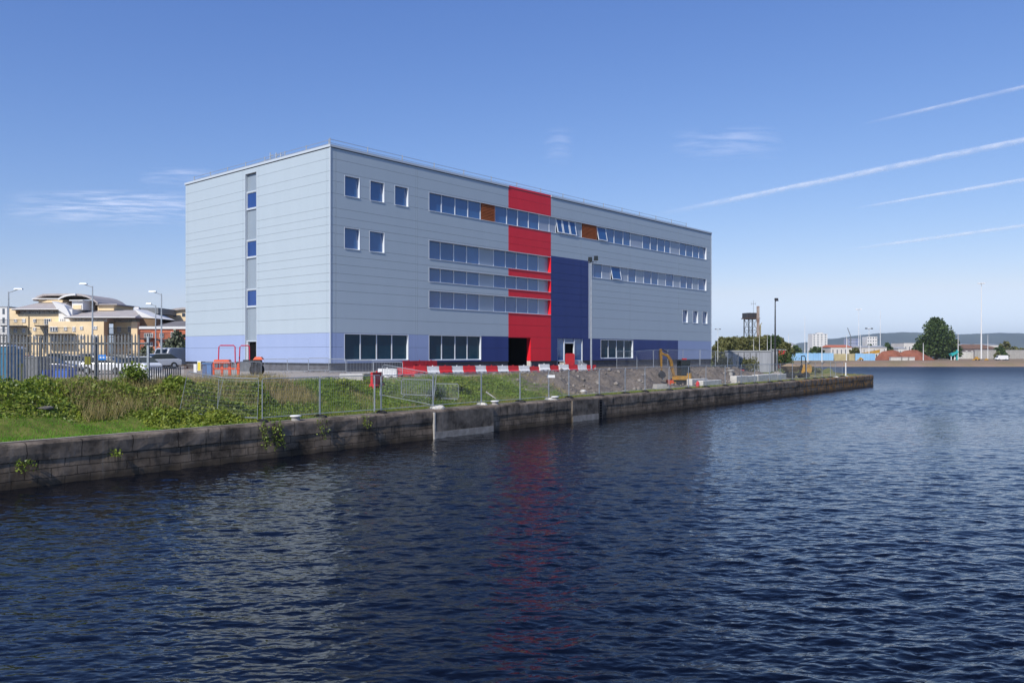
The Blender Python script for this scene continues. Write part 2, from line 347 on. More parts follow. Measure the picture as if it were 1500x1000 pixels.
# the far shore and the country behind it
def far_shore():
    xs = np.concatenate([np.linspace(-7000, -400, 12), np.arange(-380, 700, 6), np.linspace(720, 7000, 16)])
    rows = [(297.2, -.6), (298.4, .15), (301, 1.0), (304, 1.55), (308, 1.9), (316, 2.0), (340, 2.0), (380, 2.0), (500, 2.0), (1200, 2.1), (3000, 2.5), (9000, 3)]
    VV = []
    for y, z in rows:
        for x in xs:
            j = 0 if y > 310 else .8*noise.noise((x*.06, y*.2, 0)) + .35*noise.noise((x*.3, y*.5, 3))
            VV.append((x, y + j*1.4, z + (0.12*j if z > .1 else 0)))
    k = len(xs); idx = np.arange(len(VV)).reshape(len(rows), k)
    FF = np.stack([idx[:-1, :-1], idx[:-1, 1:], idx[1:, 1:], idx[1:, :-1]], -1).reshape(-1, 4)
    o = raw('far_shore', np.array(VV), FF, mat('far_shore_earth', (.30,.205,.155), .95, .1, (.23,.185,.11), .12, 8, bump=.1, bscale=1), True)
    tag(o, kind='structure')
far_shore()
def hills():
    xs = np.linspace(-3500, 6500, 420); nr = 14; VV = []
    for j in range(nr):
        t = j/(nr-1)
        for x in xs:
            h = 60 + 92*sstep(1850, 3000, x) - 12*math.exp(-((x-3450)/260)**2) + 8*math.sin(x*.0021+1) + 6*noise.noise((x*.004, 0, 0))
            h = h*math.sin(min(1, t*1.25)*math.pi/2) + (6*noise.noise((x*.012, t*3, 5)) + 3*noise.noise((x*.05, t*8, 1)))*(.3+t)
            VV.append((x, 5600 + t*900, 2 + max(0, h)))
    k = len(xs); idx = np.arange(len(VV)).reshape(nr, k)
    FF = np.stack([idx[:-1, :-1], idx[:-1, 1:], idx[1:, 1:], idx[1:, :-1]], -1).reshape(-1, 4)
    o = raw('hills', np.array(VV), FF, mat('hill_woodland', (.03,.045,.04), .95, .1, (.075,.10,.07), .004, 8), True)
    tag(o, kind='structure')
hills()

# ------------------------------------------------------------------ quay wall
def quay_mat(name, bw, bh, c1, c2, stain, streak):
    m = bpy.data.materials.new(name); m.use_nodes = True; nt = m.node_tree; N = nt.nodes; L = nt.links; b = N['Principled BSDF']
    b.inputs['Roughness'].default_value = .9; b.inputs['Specular IOR Level'].default_value = .2
    tc = N.new('ShaderNodeTexCoord'); sp = N.new('ShaderNodeSeparateXYZ'); L.new(tc.outputs['Object'], sp.inputs[0])
    cb = N.new('ShaderNodeCombineXYZ'); L.new(sp.outputs[0], cb.inputs[0]); L.new(sp.outputs[2], cb.inputs[1])
    wob = N.new('ShaderNodeTexNoise'); wob.inputs['Scale'].default_value = 1.3; wob.inputs['Detail'].default_value = 4; L.new(tc.outputs['Object'], wob.inputs['Vector'])
    vm = N.new('ShaderNodeVectorMath'); vm.operation = 'MULTIPLY_ADD'; vm.inputs[1].default_value = (.22, .13, 0); L.new(wob.outputs['Color'], vm.inputs[0]); L.new(cb.outputs[0], vm.inputs[2])
    br = N.new('ShaderNodeTexBrick'); br.inputs['Scale'].default_value = 1; br.inputs['Brick Width'].default_value = bw; br.inputs['Row Height'].default_value = bh
    br.inputs['Mortar Size'].default_value = .018; br.inputs['Mortar Smooth'].default_value = .3; br.inputs['Color1'].default_value = (*c1, 1); br.inputs['Color2'].default_value = (*c2, 1); br.inputs['Mortar'].default_value = (.07, .056, .044, 1); br.inputs['Bias'].default_value = -.1
    br.offset = .5; L.new(vm.outputs[0], br.inputs['Vector'])
    n1 = N.new('ShaderNodeTexNoise'); n1.inputs['Scale'].default_value = .8; n1.inputs['Detail'].default_value = 8; n1.inputs['Roughness'].default_value = .65; L.new(tc.outputs['Object'], n1.inputs['Vector'])
    r1 = N.new('ShaderNodeValToRGB'); r1.color_ramp.elements[0].position = .36; r1.color_ramp.elements[1].position = .66; r1.color_ramp.elements[0].color = (.26, .25, .235, 1); r1.color_ramp.elements[1].color = (1.25, 1.2, 1.12, 1); L.new(n1.outputs['Fac'], r1.inputs[0])
    mx = N.new('ShaderNodeMix'); mx.data_type = 'RGBA'; mx.blend_type = 'MULTIPLY'; mx.inputs[0].default_value = 1; L.new(br.outputs['Color'], mx.inputs[6]); L.new(r1.outputs[0], mx.inputs[7])
    mp = N.new('ShaderNodeMapping'); mp.inputs['Scale'].default_value = (5, 5, .5); L.new(tc.outputs['Object'], mp.inputs[0])      # runs of dirt and lime down the face
    n2 = N.new('ShaderNodeTexNoise'); n2.inputs['Scale'].default_value = 1; n2.inputs['Detail'].default_value = 6; L.new(mp.outputs[0], n2.inputs['Vector'])
    r2 = N.new('ShaderNodeMapRange'); r2.inputs[1].default_value = .62; r2.inputs[2].default_value = .78; r2.inputs[4].default_value = streak; L.new(n2.outputs['Fac'], r2.inputs[0])
    m2 = N.new('ShaderNodeMix'); m2.data_type = 'RGBA'; L.new(r2.outputs[0], m2.inputs[0]); L.new(mx.outputs[2], m2.inputs[6]); m2.inputs[7].default_value = (.26, .235, .20, 1)
    r3 = N.new('ShaderNodeMapRange'); r3.inputs[1].default_value = .40; r3.inputs[2].default_value = .28; r3.inputs[4].default_value = .7; L.new(n2.outputs['Fac'], r3.inputs[0])
    m3 = N.new('ShaderNodeMix'); m3.data_type = 'RGBA'; L.new(r3.outputs[0], m3.inputs[0]); L.new(m2.outputs[2], m3.inputs[6]); m3.inputs[7].default_value = (.02, .02, .017, 1)
    # lichen, thickest towards the far end of the quay
    n4 = N.new('ShaderNodeTexNoise'); n4.inputs['Scale'].default_value = 1.6; n4.inputs['Detail'].default_value = 7; L.new(tc.outputs['Object'], n4.inputs['Vector'])
    rx = N.new('ShaderNodeMapRange'); rx.inputs[1].default_value = 62; rx.inputs[2].default_value = 95; rx.inputs[3].default_value = -.13; rx.inputs[4].default_value = .075; L.new(sp.outputs[0], rx.inputs[0])
    ad_ = N.new('ShaderNodeMath'); L.new(n4.outputs['Fac'], ad_.inputs[0]); L.new(rx.outputs[0], ad_.inputs[1])
    r4 = N.new('ShaderNodeMapRange'); r4.inputs[1].default_value = .57; r4.inputs[2].default_value = .63; r4.inputs[4].default_value = .75; L.new(ad_.outputs[0], r4.inputs[0])
    m4 = N.new('ShaderNodeMix'); m4.data_type = 'RGBA'; L.new(r4.outputs[0], m4.inputs[0]); L.new(m3.outputs[2], m4.inputs[6]); m4.inputs[7].default_value = (.30, .14, .02, 1)
    # the tide line: weed and damp just above the water
    rt = N.new('ShaderNodeMapRange'); rt.inputs[1].default_value = .30; rt.inputs[2].default_value = .12; rt.inputs[4].default_value = .7; L.new(sp.outputs[2], rt.inputs[0])
    m5 = N.new('ShaderNodeMix'); m5.data_type = 'RGBA'; L.new(rt.outputs[0], m5.inputs[0]); L.new(m4.outputs[2], m5.inputs[6]); m5.inputs[7].default_value = (.055, .04, .025, 1)
    L.new(m5.outputs[2], b.inputs['Base Color'])
    ht = N.new('ShaderNodeMath'); ht.operation = 'MULTIPLY_ADD'; ht.inputs[1].default_value = -.5; L.new(br.outputs['Fac'], ht.inputs[0]); L.new(n1.outputs['Fac'], ht.inputs[2])
    bn = N.new('ShaderNodeBump'); bn.inputs['Distance'].default_value = .07; bn.inputs['Strength'].default_value = .8; L.new(ht.outputs[0], bn.inputs['Height']); L.new(bn.outputs[0], b.inputs['Normal'])
    return m
M_cop = quay_mat('quay_coping_stone', 2.0, 3.0, (.205,.17,.14), (.25,.21,.175), 1, .5)
M_stone = quay_mat('quay_stone', .95, .34, (.18,.142,.108), (.235,.188,.147), 1, .5)
M_patch = quay_mat('quay_patch_concrete', 60, 60, (.20,.175,.15), (.22,.19,.165), 1, .3); M_foot = mat('quay_patch_foot', (.36,.33,.29), .9, .2, (.25,.225,.195), 2.5, 8, bump=.03)
wallroot = thing('quay_wall', (P0[0], P0[1], 0), 'long dark stained stone and concrete dock wall rising from the water', 'quay wall', QROT)
def extr(prof, a0, a1, step, jit=0, close=True):
    mb = MB(); n = max(1, int((a1-a0)/step)); base = 0
    for i in range(n+1):
        a = a0+(a1-a0)*i/n
        for j, (d, z) in enumerate(prof):
            jj = jit*noise.noise((a*.8, j*3.1, 0)); mb.v.append((a, d+jj, z + (jj*.4 if z > .2 else 0)))
    k = len(prof)
    for i in range(n):
        for j in range(k-1): mb.f.append((i*k+j, (i+1)*k+j, (i+1)*k+j+1, i*k+j+1)); mb.m.append(0)
    if close:
        mb.f.append(tuple(range(k))); mb.m.append(0); mb.f.append(tuple(n*k+j for j in reversed(range(k)))); mb.m.append(0)
    return mb
extr([(.9,-1), (.03,-1), (.05,.3), (.075,.96), (.9,.96)], -140, TIP, .8, .03).build('stone_face', M_stone, wallroot)
extr([(.9,.962), (.04,.962), (.035,1.2), (.04,1.45), (.06,1.545), (.11,1.60), (.2,1.625), (.95,1.645)], -140, TIP, .5, .03).build('coping', M_cop, wallroot)
def qa(px, z, off=0):                                    # a on the wall face for a column of the photo
    o = P0 + NQ*off; r = (px-CX)/F
    return (r*o[1]-o[0])/(Q[0]-r*Q[1])
a0, a1 = qa(637, 0), qa(722, 0); mb = MB(); mb.box(a0, a1, -.05, .3, -.6, 1.5); mb.build('concrete_patch', M_patch, wallroot)['label'] = 'wider concrete infill in the wall'; mb = MB(); mb.box(a0+.01, a1-.01, -.07, -.052, -.6, .38); mb.build('concrete_footing', M_foot, wallroot)
mb = MB(); mb.box(a0-.10, a0-.002, -.07, .3, -.6, 1.5); mb.build('pier', M_conc, wallroot)
a0, a1 = qa(838, 0), qa(876, 0); mb = MB(); mb.box(a0, a1, -.05, .3, -.6, 1.52); mb.build('concrete_patch', M_patch, wallroot)['label'] = 'narrow concrete infill in the wall'; mb = MB(); mb.box(a0+.01, a1-.01, -.07, -.052, -.6, .42); mb.build('concrete_footing', M_foot, wallroot)
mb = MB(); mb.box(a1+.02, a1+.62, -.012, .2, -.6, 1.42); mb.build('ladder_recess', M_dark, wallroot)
mb = MB()
for i in range(7): mb.tube([(a1+.12, -.05, .1+i*.2), (a1+.52, -.05, .1+i*.2)], .02, 5)
for s in (.12, .52): mb.tube([(a1+s, -.05, -.3), (a1+s, -.05, 1.45)], .025, 5)
mb.build('ladder', M_blacksteel, wallroot)

# ------------------------------------------------------------------ the office building
BZ0, BZ1, RT = 4.1, 21.05, 21.26; SL, TL = 63.06, 22.8; GND = 2.9
bld = thing('office_building', (BC[0], BC[1], 0), 'four storey grey clad office block with red stripe and navy panels beside the dock', 'office building', BROT)
JZ = [20.17, 19.18, 18.43, 17.47, 16.32, 15.63, 14.98, 14.32, 13.28, 12.6, 11.91, 11.2, 10.52, 9.82, 8.83, 7.66, 6.5, 5.38]
JS = [.46, .56, 9.02, 9.22, 21.2, 33.0, 33.2, 42.9, 54.1, 54.25]; JT = [22.35, 12.62, 10.08, .45]
GAP = .016
def skin(mb, side, zones, holes, jz, js):
    """cladding on one face: side 0 the long front, 1 the short end. Panels shrink at the joint lines; openings are left out."""
    P = (lambda s, z, e: (s, e, z)) if side == 0 else (lambda s, z, e: (e, s, z))
    for (s0, s1, z0, z1) in zones:
        hs = [h for h in holes if h[0] < s1-1e-4 and h[1] > s0+1e-4 and h[2] < z1-1e-4 and h[3] > z0+1e-4]
        cs = sorted({s0, s1} | {x for h in hs for x in h[:2] if s0 < x < s1} | {x for x in js if s0 < x < s1})
        cz = sorted({z0, z1} | {x for h in hs for x in h[2:4] if z0 < x < z1} | {x for x in jz if z0+.05 < x < z1-.05})
        for a, b in zip(cs, cs[1:]):
            for c, d in zip(cz, cz[1:]):
                ms, mz = (a+b)/2, (c+d)/2
                if any(h[0] < ms < h[1] and h[2] < mz < h[3] for h in hs): continue
                g = GAP/2; A = a + (g if a in js else 0); B = b - (g if b in js else 0); Cc = c + (g if c in jz else 0); D = d - (g if d in jz else 0)
                mb.poly([P(A,Cc,0), P(B,Cc,0), P(B,D,0), P(A,D,0)])
                for on, e in ((c in jz, [(A,Cc),(B,Cc)]), (d in jz, [(A,D),(B,D)]), (a in js, [(A,Cc),(A,D)]), (b in js, [(B,Cc),(B,D)])):
                    if on: mb.poly([P(*e[0],0), P(*e[1],0), P(*e[1],.06), P(*e[0],.06)])
holes, WIN = [], []
def strip(s0, s1, z0, z1, cells, depth=.22, pane=M_glass, side=0, sill=True, s1f=None):
    """cells: (end_s, kind) with kind g glass, p light panel, l louvre, o open sash"""
    holes.append((s0, s1f or s1, z0, z1, side)); WIN.append((s0, s1, z0, z1, cells, depth, pane, side, sill))
for s0, s1 in ((1.36, 2.92), (3.95, 5.50), (6.60, 8.17)): strip(s0, s1, 17.38, 19.07, [(s1, 'g')])
for s0, s1 in ((1.34, 2.93), (3.88, 5.51)): strip(s0, s1, 13.19, 14.93, [(s1, 'g')])
c = .2
strip(10.55, 61.67, 17.40, 19.08, [(12.08+c,'g'),(13.8+c,'g'),(15.49+c,'g'),(17.19+c,'g'),(19.21+c,'l'),(20.96+c,'g'),(22.59+c,'g'),(24.28+c,'g'),(25.94+c,'g'),(27.64+c,'p'),(28.75+c,'p'),(30.0,'o'),(31.2,'o'),(32.4,'o'),(33.5,'p'),(36.35,'l'),(38.2,'o'),(39.85,'g'),(41.7,'g'),(43.25,'g'),(45.95,'p'),(47.7,'g'),(49.35,'g'),(51.1,'g'),(52.45,'g'),(54.8,'p'),(56.45,'g'),(58.25,'g'),(59.9,'g'),(61.67,'g')])
rw = [(12.1+c,'g'),(13.8+c,'g'),(15.5+c,'g'),(17.19+c,'g'),(19.23+c,'p'),(20.96+c,'g'),(22.59+c,'g'),(24.37+c,'g'),(26.03+c,'g'),(27.9,'p')]
for z0, z1 in ((13.17, 14.88), (11.15, 12.46), (8.83, 10.44)): strip(10.55, 27.9, z0, z1, rw, .4)
strip(34.97, 61.67, 13.22, 14.86, [(35.7,'p'),(37.4,'g'),(39.1,'p'),(41.1,'o'),(42.75,'p'),(44.45,'g'),(46.2,'p'),(47.9,'g'),(49.5,'g'),(51.35,'p'),(53.2,'g'),(54.95,'p'),(56.6,'g'),(58.15,'g'),(59.75,'p'),(61.67,'g')])
strip(1.34, 8.17, 4.28, 6.46, [(3.1,'g'),(4.8,'g'),(6.45,'g'),(8.17,'g')], pane=M_glassdk)
strip(10.55, 17.3, 4.24, 6.5, [(12.3,'g'),(14.0,'g'),(15.6,'g'),(17.3,'g')], pane=M_glassdk)
strip(36.9, 43.55, 4.28, 6.42, [(38.65,'g'),(40.3,'g'),(41.9,'g'),(43.55,'g')], pane=M_glassdk)
for s0, s1 in ((55.23, 56.63), (57.93, 59.36), (60.5, 61.95)): strip(s0, s1, 8.80, 10.47, [(s1, 'g')])
ENT = (29.0, 33.55, 3.5, 6.42); REC = (21.2, 24.62, 3.2, 6.43); ST = (10.43, 12.28, 3.2, 20.67)
H0 = [h[:4] for h in holes if h[4] == 0] + [ENT, REC]; H1 = [ST]
JZr = [20.17, 19.18, 16.32, 15.63, 7.66, 6.5, 5.38]
def clad(name, m, side, zone, hs, jz, js):
    g = MB(); skin(g, side, [zone], hs, jz, js); g.build(name, m, bld)
for z_ in [(0, 21.2, 6.5, BZ1), (27.9, 63.06, 15.0, BZ1), (34.97, 63.06, 6.5, 15.0)]: clad('grey_cladding', M_grey, 0, z_, H0, JZ, JS)
clad('grey_cladding', M_grey, 1, (0, TL, 6.5, BZ1), H1, JZ, JT)
g = MB(); g.poly([(SL,0,BZ0),(SL,TL,BZ0),(SL,TL,BZ1),(SL,0,BZ1)]); g.poly([(0,TL,BZ0),(SL,TL,BZ0),(SL,TL,BZ1),(0,TL,BZ1)])
g.build('rear_cladding', M_grey, bld)
for z_ in [(0, 10.55, BZ0, 6.5), (54.1, SL, BZ0, 6.5)]: clad('lilac_cladding', M_lilac, 0, z_, H0, JZ, JS)
clad('lilac_cladding', M_lilac, 1, (0, TL, BZ0, 6.5), H1, JZ, JT)
for z_ in [(17.3, 21.2, BZ0, 6.5), (27.9, 34.6, BZ0, 15.0), (34.6, 54.1, BZ0, 6.5), (10.55, 17.3, BZ0, 6.5)]: clad('navy_cladding', M_navy, 0, z_, H0, JZ, JS)
for z0_, z1_ in ((BZ0, 8.83), (10.44, 11.15), (12.46, 13.17), (14.88, 17.4), (19.08, RT+.012)): clad('red_cladding', M_red, 0, (21.2, 27.9, z0_, z1_), H0, JZr, [21.2, 27.9])
g = MB(); g.box(34.6, 34.97, -.03, .06, 6.5, 15.0); g.build('corner_trim', M_trim, bld)['label'] = 'pale vertical trim beside the navy panel'
g = MB(); g.box(-.035, .05, -.035, .05, BZ0, BZ1); g.build('corner_trim', M_trim, bld)
g = MB(); g.box(SL-.05, SL+.03, -.03, .05, BZ0, BZ1); g.build('corner_trim', M_trim, bld)
# hidden core with the stair slot and the two entrance recesses left open
g = MB()
def core_front(cuts):
    x = .46
    ss = sorted({.46, SL-.1} | {q for h in cuts for q in h[:2]})
    for a, b in zip(ss, ss[1:]):
        zs = [(GND, RT-.3)]
        for h in cuts:
            if h[0] <= a and h[1] >= b: zs = [(h[3], RT-.3)]
        for z0, z1 in zs: g.poly([(a,.46,z0),(b,.46,z0),(b,.46,z1),(a,.46,z1)])
core_front([ENT, REC])
g.poly([(.46,.46,GND),(.46,TL-.1,GND),(.46,TL-.1,RT-.3),(.46,.46,RT-.3)])
g.poly([(SL-.1,.46,GND),(SL-.1,TL-.1,GND),(SL-.1,TL-.1,RT-.3),(SL-.1,.46,RT-.3)])
g.poly([(.46,TL-.1,GND),(SL-.1,TL-.1,GND),(SL-.1,TL-.1,RT-.3),(.46,TL-.1,RT-.3)])
g.build('inner_wall', M_core, bld)
# plinth
g = MB()
for a, b in ((.05, REC[0]), (REC[1], ENT[0]), (ENT[1], SL-.05)): g.box(a, b, .06, .3, GND-.4, BZ0-.004)
g.box(ENT[0], ENT[1], .06, .3, GND-.4, ENT[2]-.004)
g.box(.06, .3, .31, ST[0], GND-.4, BZ0-.004); g.box(.06, .3, ST[1], TL-.05, GND-.4, BZ0-.004); g.box(.06, .3, ST[0], ST[1], GND-.4, ST[2]-.004)
g.build('plinth', M_plinth, bld)
g = MB()
for a, b in ((.0, REC[0]), (REC[1], ENT[0]), (ENT[1], SL)): g.box(a, b, -.05, .05, BZ0-.09, BZ0-.004)
g.box(-.05, .05, .06, ST[0], BZ0-.09, BZ0-.004); g.box(-.05, .05, ST[1], TL, BZ0-.09, BZ0-.004)
g.build('drip_flashing', M_blacksteel, bld)
# coping, roof and the safety rail
g = MB()
for a, b in ((-.07, 21.2), (27.9, SL+.07)):
    g.box(a, b, -.07, .35, BZ1+.02, RT)
g.box(-.07, .35, .352, TL+.07, BZ1+.02, RT); g.box(SL-.35, SL+.07, .352, TL+.07, BZ1+.02, RT); g.box(.352, SL-.352, TL-.35, TL+.07, BZ1+.02, RT)
g.build('parapet_coping', M_trim, bld)
g = MB(); g.box(21.202, 27.898, .05, .35, BZ1+.02, RT+.004); g.build('parapet_coping', M_redtrim, bld)['label'] = 'red length of coping above the red stripe'
g = MB(); g.box(-.012, SL, -.012, .30, BZ1-.045, BZ1+.018); g.box(-.012, .3, .302, TL, BZ1-.045, BZ1+.018); g.build('shadow_gap', M_core, bld)
g = MB(); g.box(.4, SL-.4, .4, TL-.4, RT-.5, RT-.25); g.build('roof', M_roof, bld)
g = MB()
def rail(p, q, n):
    p, q = Vector(p), Vector(q)
    for i in range(n+1):
        c0 = p.lerp(q, i/n); g.tube([c0, c0+Vector((0,0,.66))], .05, 5)
        g.box(c0.x-.14, c0.x+.14, c0.y-.14, c0.y+.14, c0.z-.05, c0.z+.12)
    for h in (.58, .3): g.tube([p+Vector((0,0,h)), q+Vector((0,0,h))], .022, 5)
rail((.3, .45, RT-.05), (57, .45, RT-.05), 15); rail((.45, .8, RT-.05), (.45, 22, RT-.05), 7)
g.build('guard_rail', M_galv, bld)
g = MB()
for t, h in ((9.3, 1.0), (8.6, .9), (10.2, 1.15)): g.tube([(1.2, t, RT-.1), (1.2, t, RT+h)], .06, 6); g.tube([(1.2, t, RT+h*.8), (1.2, t-.5, RT+h*.75)], .035, 5)
g.tube([(1.2, 12, RT+.55), (1.2, 8.6, RT+.75)], .03, 5); g.build('roof_access_rail', M_galv, bld)
# windows
def build_window(s0, s1, z0, z1, cells, depth, pane, side, sill):
    P = lambda s, z, e: (s, e, z)
    fr = MB(); red = depth > .3; e1 = depth+.05
    # jambs, head and sill lining of the recess (set 3 mm inside the cladding edge)
    k = .003; A, B, Cc, D = s0+k, s1-k, z0+k, z1-k; th = .045
    fr.box(A, A+th, -.012, e1, Cc, D); fr.box(B-th, B, -.012, e1, Cc, D)
    fr.box(A+th+.001, B-th-.001, -.002, e1, D-th, D); fr.box(A+th+.001, B-th-.001, -.045, e1, Cc, Cc+th)
    prev = s0
    PN, sp, lv, op = [], [], [], []; run = None
    for i, (e, kd) in enumerate(cells):
        a, b = prev+(.05 if i == 0 else .047), e-(.05 if i == len(cells)-1 else .047)
        if i < len(cells)-1: fr.box(e-.046, e+.046, depth-.045, e1, Cc+th+.001, D-th-.001)
        za, zb = Cc+th+.002, D-th-.002
        if kd in 'go':
            if kd == 'g':
                if run != i-1 or not PN: PN.append(MB())
                run = i; pn = PN[-1]
                fr.box(a, b, depth-.03, depth+.045, za, za+.06)
                pn.poly([P(a, za+.06, depth), P(b, za+.06, depth), P(b, zb, depth), P(a, zb, depth)])
            else: op.append((a, b, za, zb))
        elif kd == 'p': sp.append(MB()); sp[-1].poly([P(a, za, depth-.02), P(b, za, depth-.02), P(b, zb, depth-.02), P(a, zb, depth-.02)])
        else:
            n = 11; lv.append(MB())
            for q in range(n):
                q0 = za+(zb-za)*q/n; q1 = za+(zb-za)*(q+.92)/n
                lv[-1].poly([P(a, q0, depth-.16), P(b, q0, depth-.16), P(b, q1, depth-.05), P(a, q1, depth-.05)])
                lv[-1].poly([P(a, q1, depth-.05), P(b, q1, depth-.05), P(b, q1, depth-.15), P(a, q1, depth-.15)])
        prev = e
    w_ = fr.build('window', M_frame, bld)
    for q in PN: q.build('pane', pane, w_)
    for q in sp: q.build('spandrel_panel', M_spand, w_)
    for q in lv: q.build('louvre', M_louvre, w_)['label'] = 'orange brown louvred panel'
    for a, b, za, zb in op:
        bk = MB(); bk.poly([P(a, za, depth+.25), P(b, za, depth+.25), P(b, zb, depth+.25), P(a, zb, depth+.25)])
        h = zb-za; out = .30; sa = MB()
        def T(s, z, e):                                  # hinge along the head, bottom pushed out
            f = (zb-z)/h; return (s, depth+e-out*f-.02, zb-(zb-z)*.96)
        def bar(x0, x1, y0, y1): sa.mesh([T(x0,y0,0),T(x1,y0,0),T(x1,y1,0),T(x0,y1,0),T(x0,y0,.06),T(x1,y0,.06),T(x1,y1,.06),T(x0,y1,.06)], [(0,1,2,3),(4,7,6,5),(0,4,5,1),(1,5,6,2),(2,6,7,3),(3,7,4,0)], 0)
        bar(a, a+.09, za, zb); bar(b-.09, b, za, zb); bar(a+.09, b-.09, za, za+.09); bar(a+.09, b-.09, zb-.09, zb)
        sa.mesh([T(a+.09,za+.09,.03),T(b-.09,za+.09,.03),T(b-.09,zb-.09,.03),T(a+.09,zb-.09,.03)], [(0,1,2,3)], 1)
        sa.build('open_sash', [M_frame, pane], w_); bk.build('opening', M_dark, w_)
    return w_
for wdef in WIN: build_window(*wdef)
g = MB()
for z0, z1 in ((13.17, 14.88), (11.15, 12.46), (8.83, 10.44)):
    g.box(27.845, 27.897, -.02, .44, z0+.05, z1-.05); g.box(21.2, 27.84, -.05, .1, z0-.06, z0+.002)
g.build('reveal', M_redtrim, bld)['label'] = 'red jamb linings of the windows in the red stripe'
# entrance recess in the red stripe
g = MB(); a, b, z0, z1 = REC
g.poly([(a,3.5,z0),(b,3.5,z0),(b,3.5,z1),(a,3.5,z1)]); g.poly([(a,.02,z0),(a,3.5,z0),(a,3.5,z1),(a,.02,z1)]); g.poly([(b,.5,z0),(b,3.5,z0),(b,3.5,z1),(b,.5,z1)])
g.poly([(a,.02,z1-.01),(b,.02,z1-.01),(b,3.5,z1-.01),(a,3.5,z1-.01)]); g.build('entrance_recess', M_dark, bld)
g = MB(); g.box(b-.02, b+.03, .001, .5, BZ0, z1); g.build('entrance_jamb', M_redtrim, bld)
g = MB(); g.box(b-.02, b+.14, .03, .5, z0-.4, BZ0-.003); g.build('entrance_post', M_concw, bld)
# glazed entrance
a, b, z0, z1 = ENT; g = MB(); bars = [(a,a+.08),(30.22,30.34),(32.0,32.12),(b-.1,b)]
for x0, x1 in bars: g.box(x0, x1, .05, .22, z0, z1)
for (x0, x1) in ((a+.08,30.22),(32.12,b-.1)): g.box(x0, x1, .07, .2, BZ0-.08, BZ0+.05)
g.box(30.34, 32.0, .07, .2, 5.93, 6.05); g.box(a+.08, b-.1, .07, .2, z1-.08, z1-.005) if False else None
ent = g.build('entrance_door', M_frame, bld); ent['label'] = 'glazed entrance with an open dark doorway in the navy wall'
g = MB()
for x0, x1, y0 in ((a+.08,30.22,BZ0+.05),(30.34,32.0,6.05),(32.12,b-.1,BZ0+.05)): g.poly([(x0,.14,y0),(x1,.14,y0),(x1,.14,z1),(x0,.14,z1)])
g.build('pane', M_glass, ent)
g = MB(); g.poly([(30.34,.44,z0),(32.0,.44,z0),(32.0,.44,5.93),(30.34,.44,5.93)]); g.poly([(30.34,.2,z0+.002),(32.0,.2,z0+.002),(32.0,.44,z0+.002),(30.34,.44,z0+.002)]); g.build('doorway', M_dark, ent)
# stair window strip on the short end
t0, t1, z0, z1 = ST; D_ = .24; fr = MB(); pns = []; tps = []
fr.box(-.012, D_+.05, t0+.003, t0+.05, z0, z1-.003); fr.box(-.012, D_+.05, t1-.05, t1-.003, z0, z1-.003); fr.box(-.01, D_+.05, t0+.051, t1-.051, z1-.06, z1-.004)
segs = [(5.95, 8.93, 't'), (8.93, 10.48, 'g'), (10.48, 13.25, 't'), (13.25, 14.78, 'g'), (14.78, 17.5, 't'), (17.5, 19.02, 'g'), (19.02, 20.6, 't')]
for y0, y1, k in segs:
    fr.box(D_-.12, D_+.04, t0+.051, t1-.051, y0-.05, y0+.05)
    if k == 'g':
        pn = MB(); pns.append(pn); pn.poly([(D_-.03, t0+.12, y0+.12), (D_-.03, t1-.12, y0+.12), (D_-.03, t1-.12, y1-.1), (D_-.03, t0+.12, y1-.1)])
        for q0, q1 in ((t0+.051, t0+.12), (t1-.12, t1-.051)): fr.box(D_-.1, D_+.03, q0, q1, y0+.051, y1-.051)
        fr.box(D_-.1, D_+.03, t0+.121, t1-.121, y0+.051, y0+.12); fr.box(D_-.1, D_+.03, t0+.121, t1-.121, y1-.1, y1-.051)
    else: tp = MB(); tps.append(tp); tp.poly([(D_, t0+.06, y0+.05), (D_, t1-.06, y0+.05), (D_, t1-.06, y1-.05), (D_, t0+.06, y1-.05)])
stw = fr.build('stair_window', M_trim, bld); [q.build('pane', M_glassnv, stw) for q in pns]; [q.build('spandrel_panel', M_stairsp, stw) for q in tps]
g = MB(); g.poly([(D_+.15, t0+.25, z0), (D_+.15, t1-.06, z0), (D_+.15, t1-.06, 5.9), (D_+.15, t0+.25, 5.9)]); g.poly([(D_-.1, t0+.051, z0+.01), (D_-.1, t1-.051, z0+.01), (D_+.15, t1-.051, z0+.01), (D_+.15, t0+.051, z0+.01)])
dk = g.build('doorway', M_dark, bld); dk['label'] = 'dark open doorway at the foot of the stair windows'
g = MB(); g.box(D_-.1, D_+.1, t1-.17, t1-.051, z0, 5.88); g.build('door_frame', M_frame, dk)

# ------------------------------------------------------------------ vegetation helpers
def leaf_mesh(name, C, size, mat_, elong=1.5, up=0.0, squash=1.0, jitter=.35, obj=True):
    """one folded leaf (two triangles sharing a rib, as a quad) at every point of C"""
    n = len(C); C = np.asarray(C, float)
    sz = (np.asarray(size) if np.ndim(size) else np.full(n, size)) * (1 + jitter*(RNG.random(n)*2-1))
    d = RNG.normal(size=(n, 3)); d[:, 2] = d[:, 2]*squash + up; d /= np.linalg.norm(d, axis=1)[:, None]
    e = RNG.normal(size=(n, 3)); e -= (e*d).sum(1)[:, None]*d; e /= np.linalg.norm(e, axis=1)[:, None]
    nn = np.cross(d, e)
    L_ = (d*sz[:, None]*elong*.5); W_ = (e*sz[:, None]*.5); B_ = nn*sz[:, None]*.12
    VV = np.stack([C-L_, C+W_+B_, C+L_, C-W_+B_], 1)
    FF = np.arange(n*4).reshape(n, 4)
    return raw(name, VV, FF, mat_)
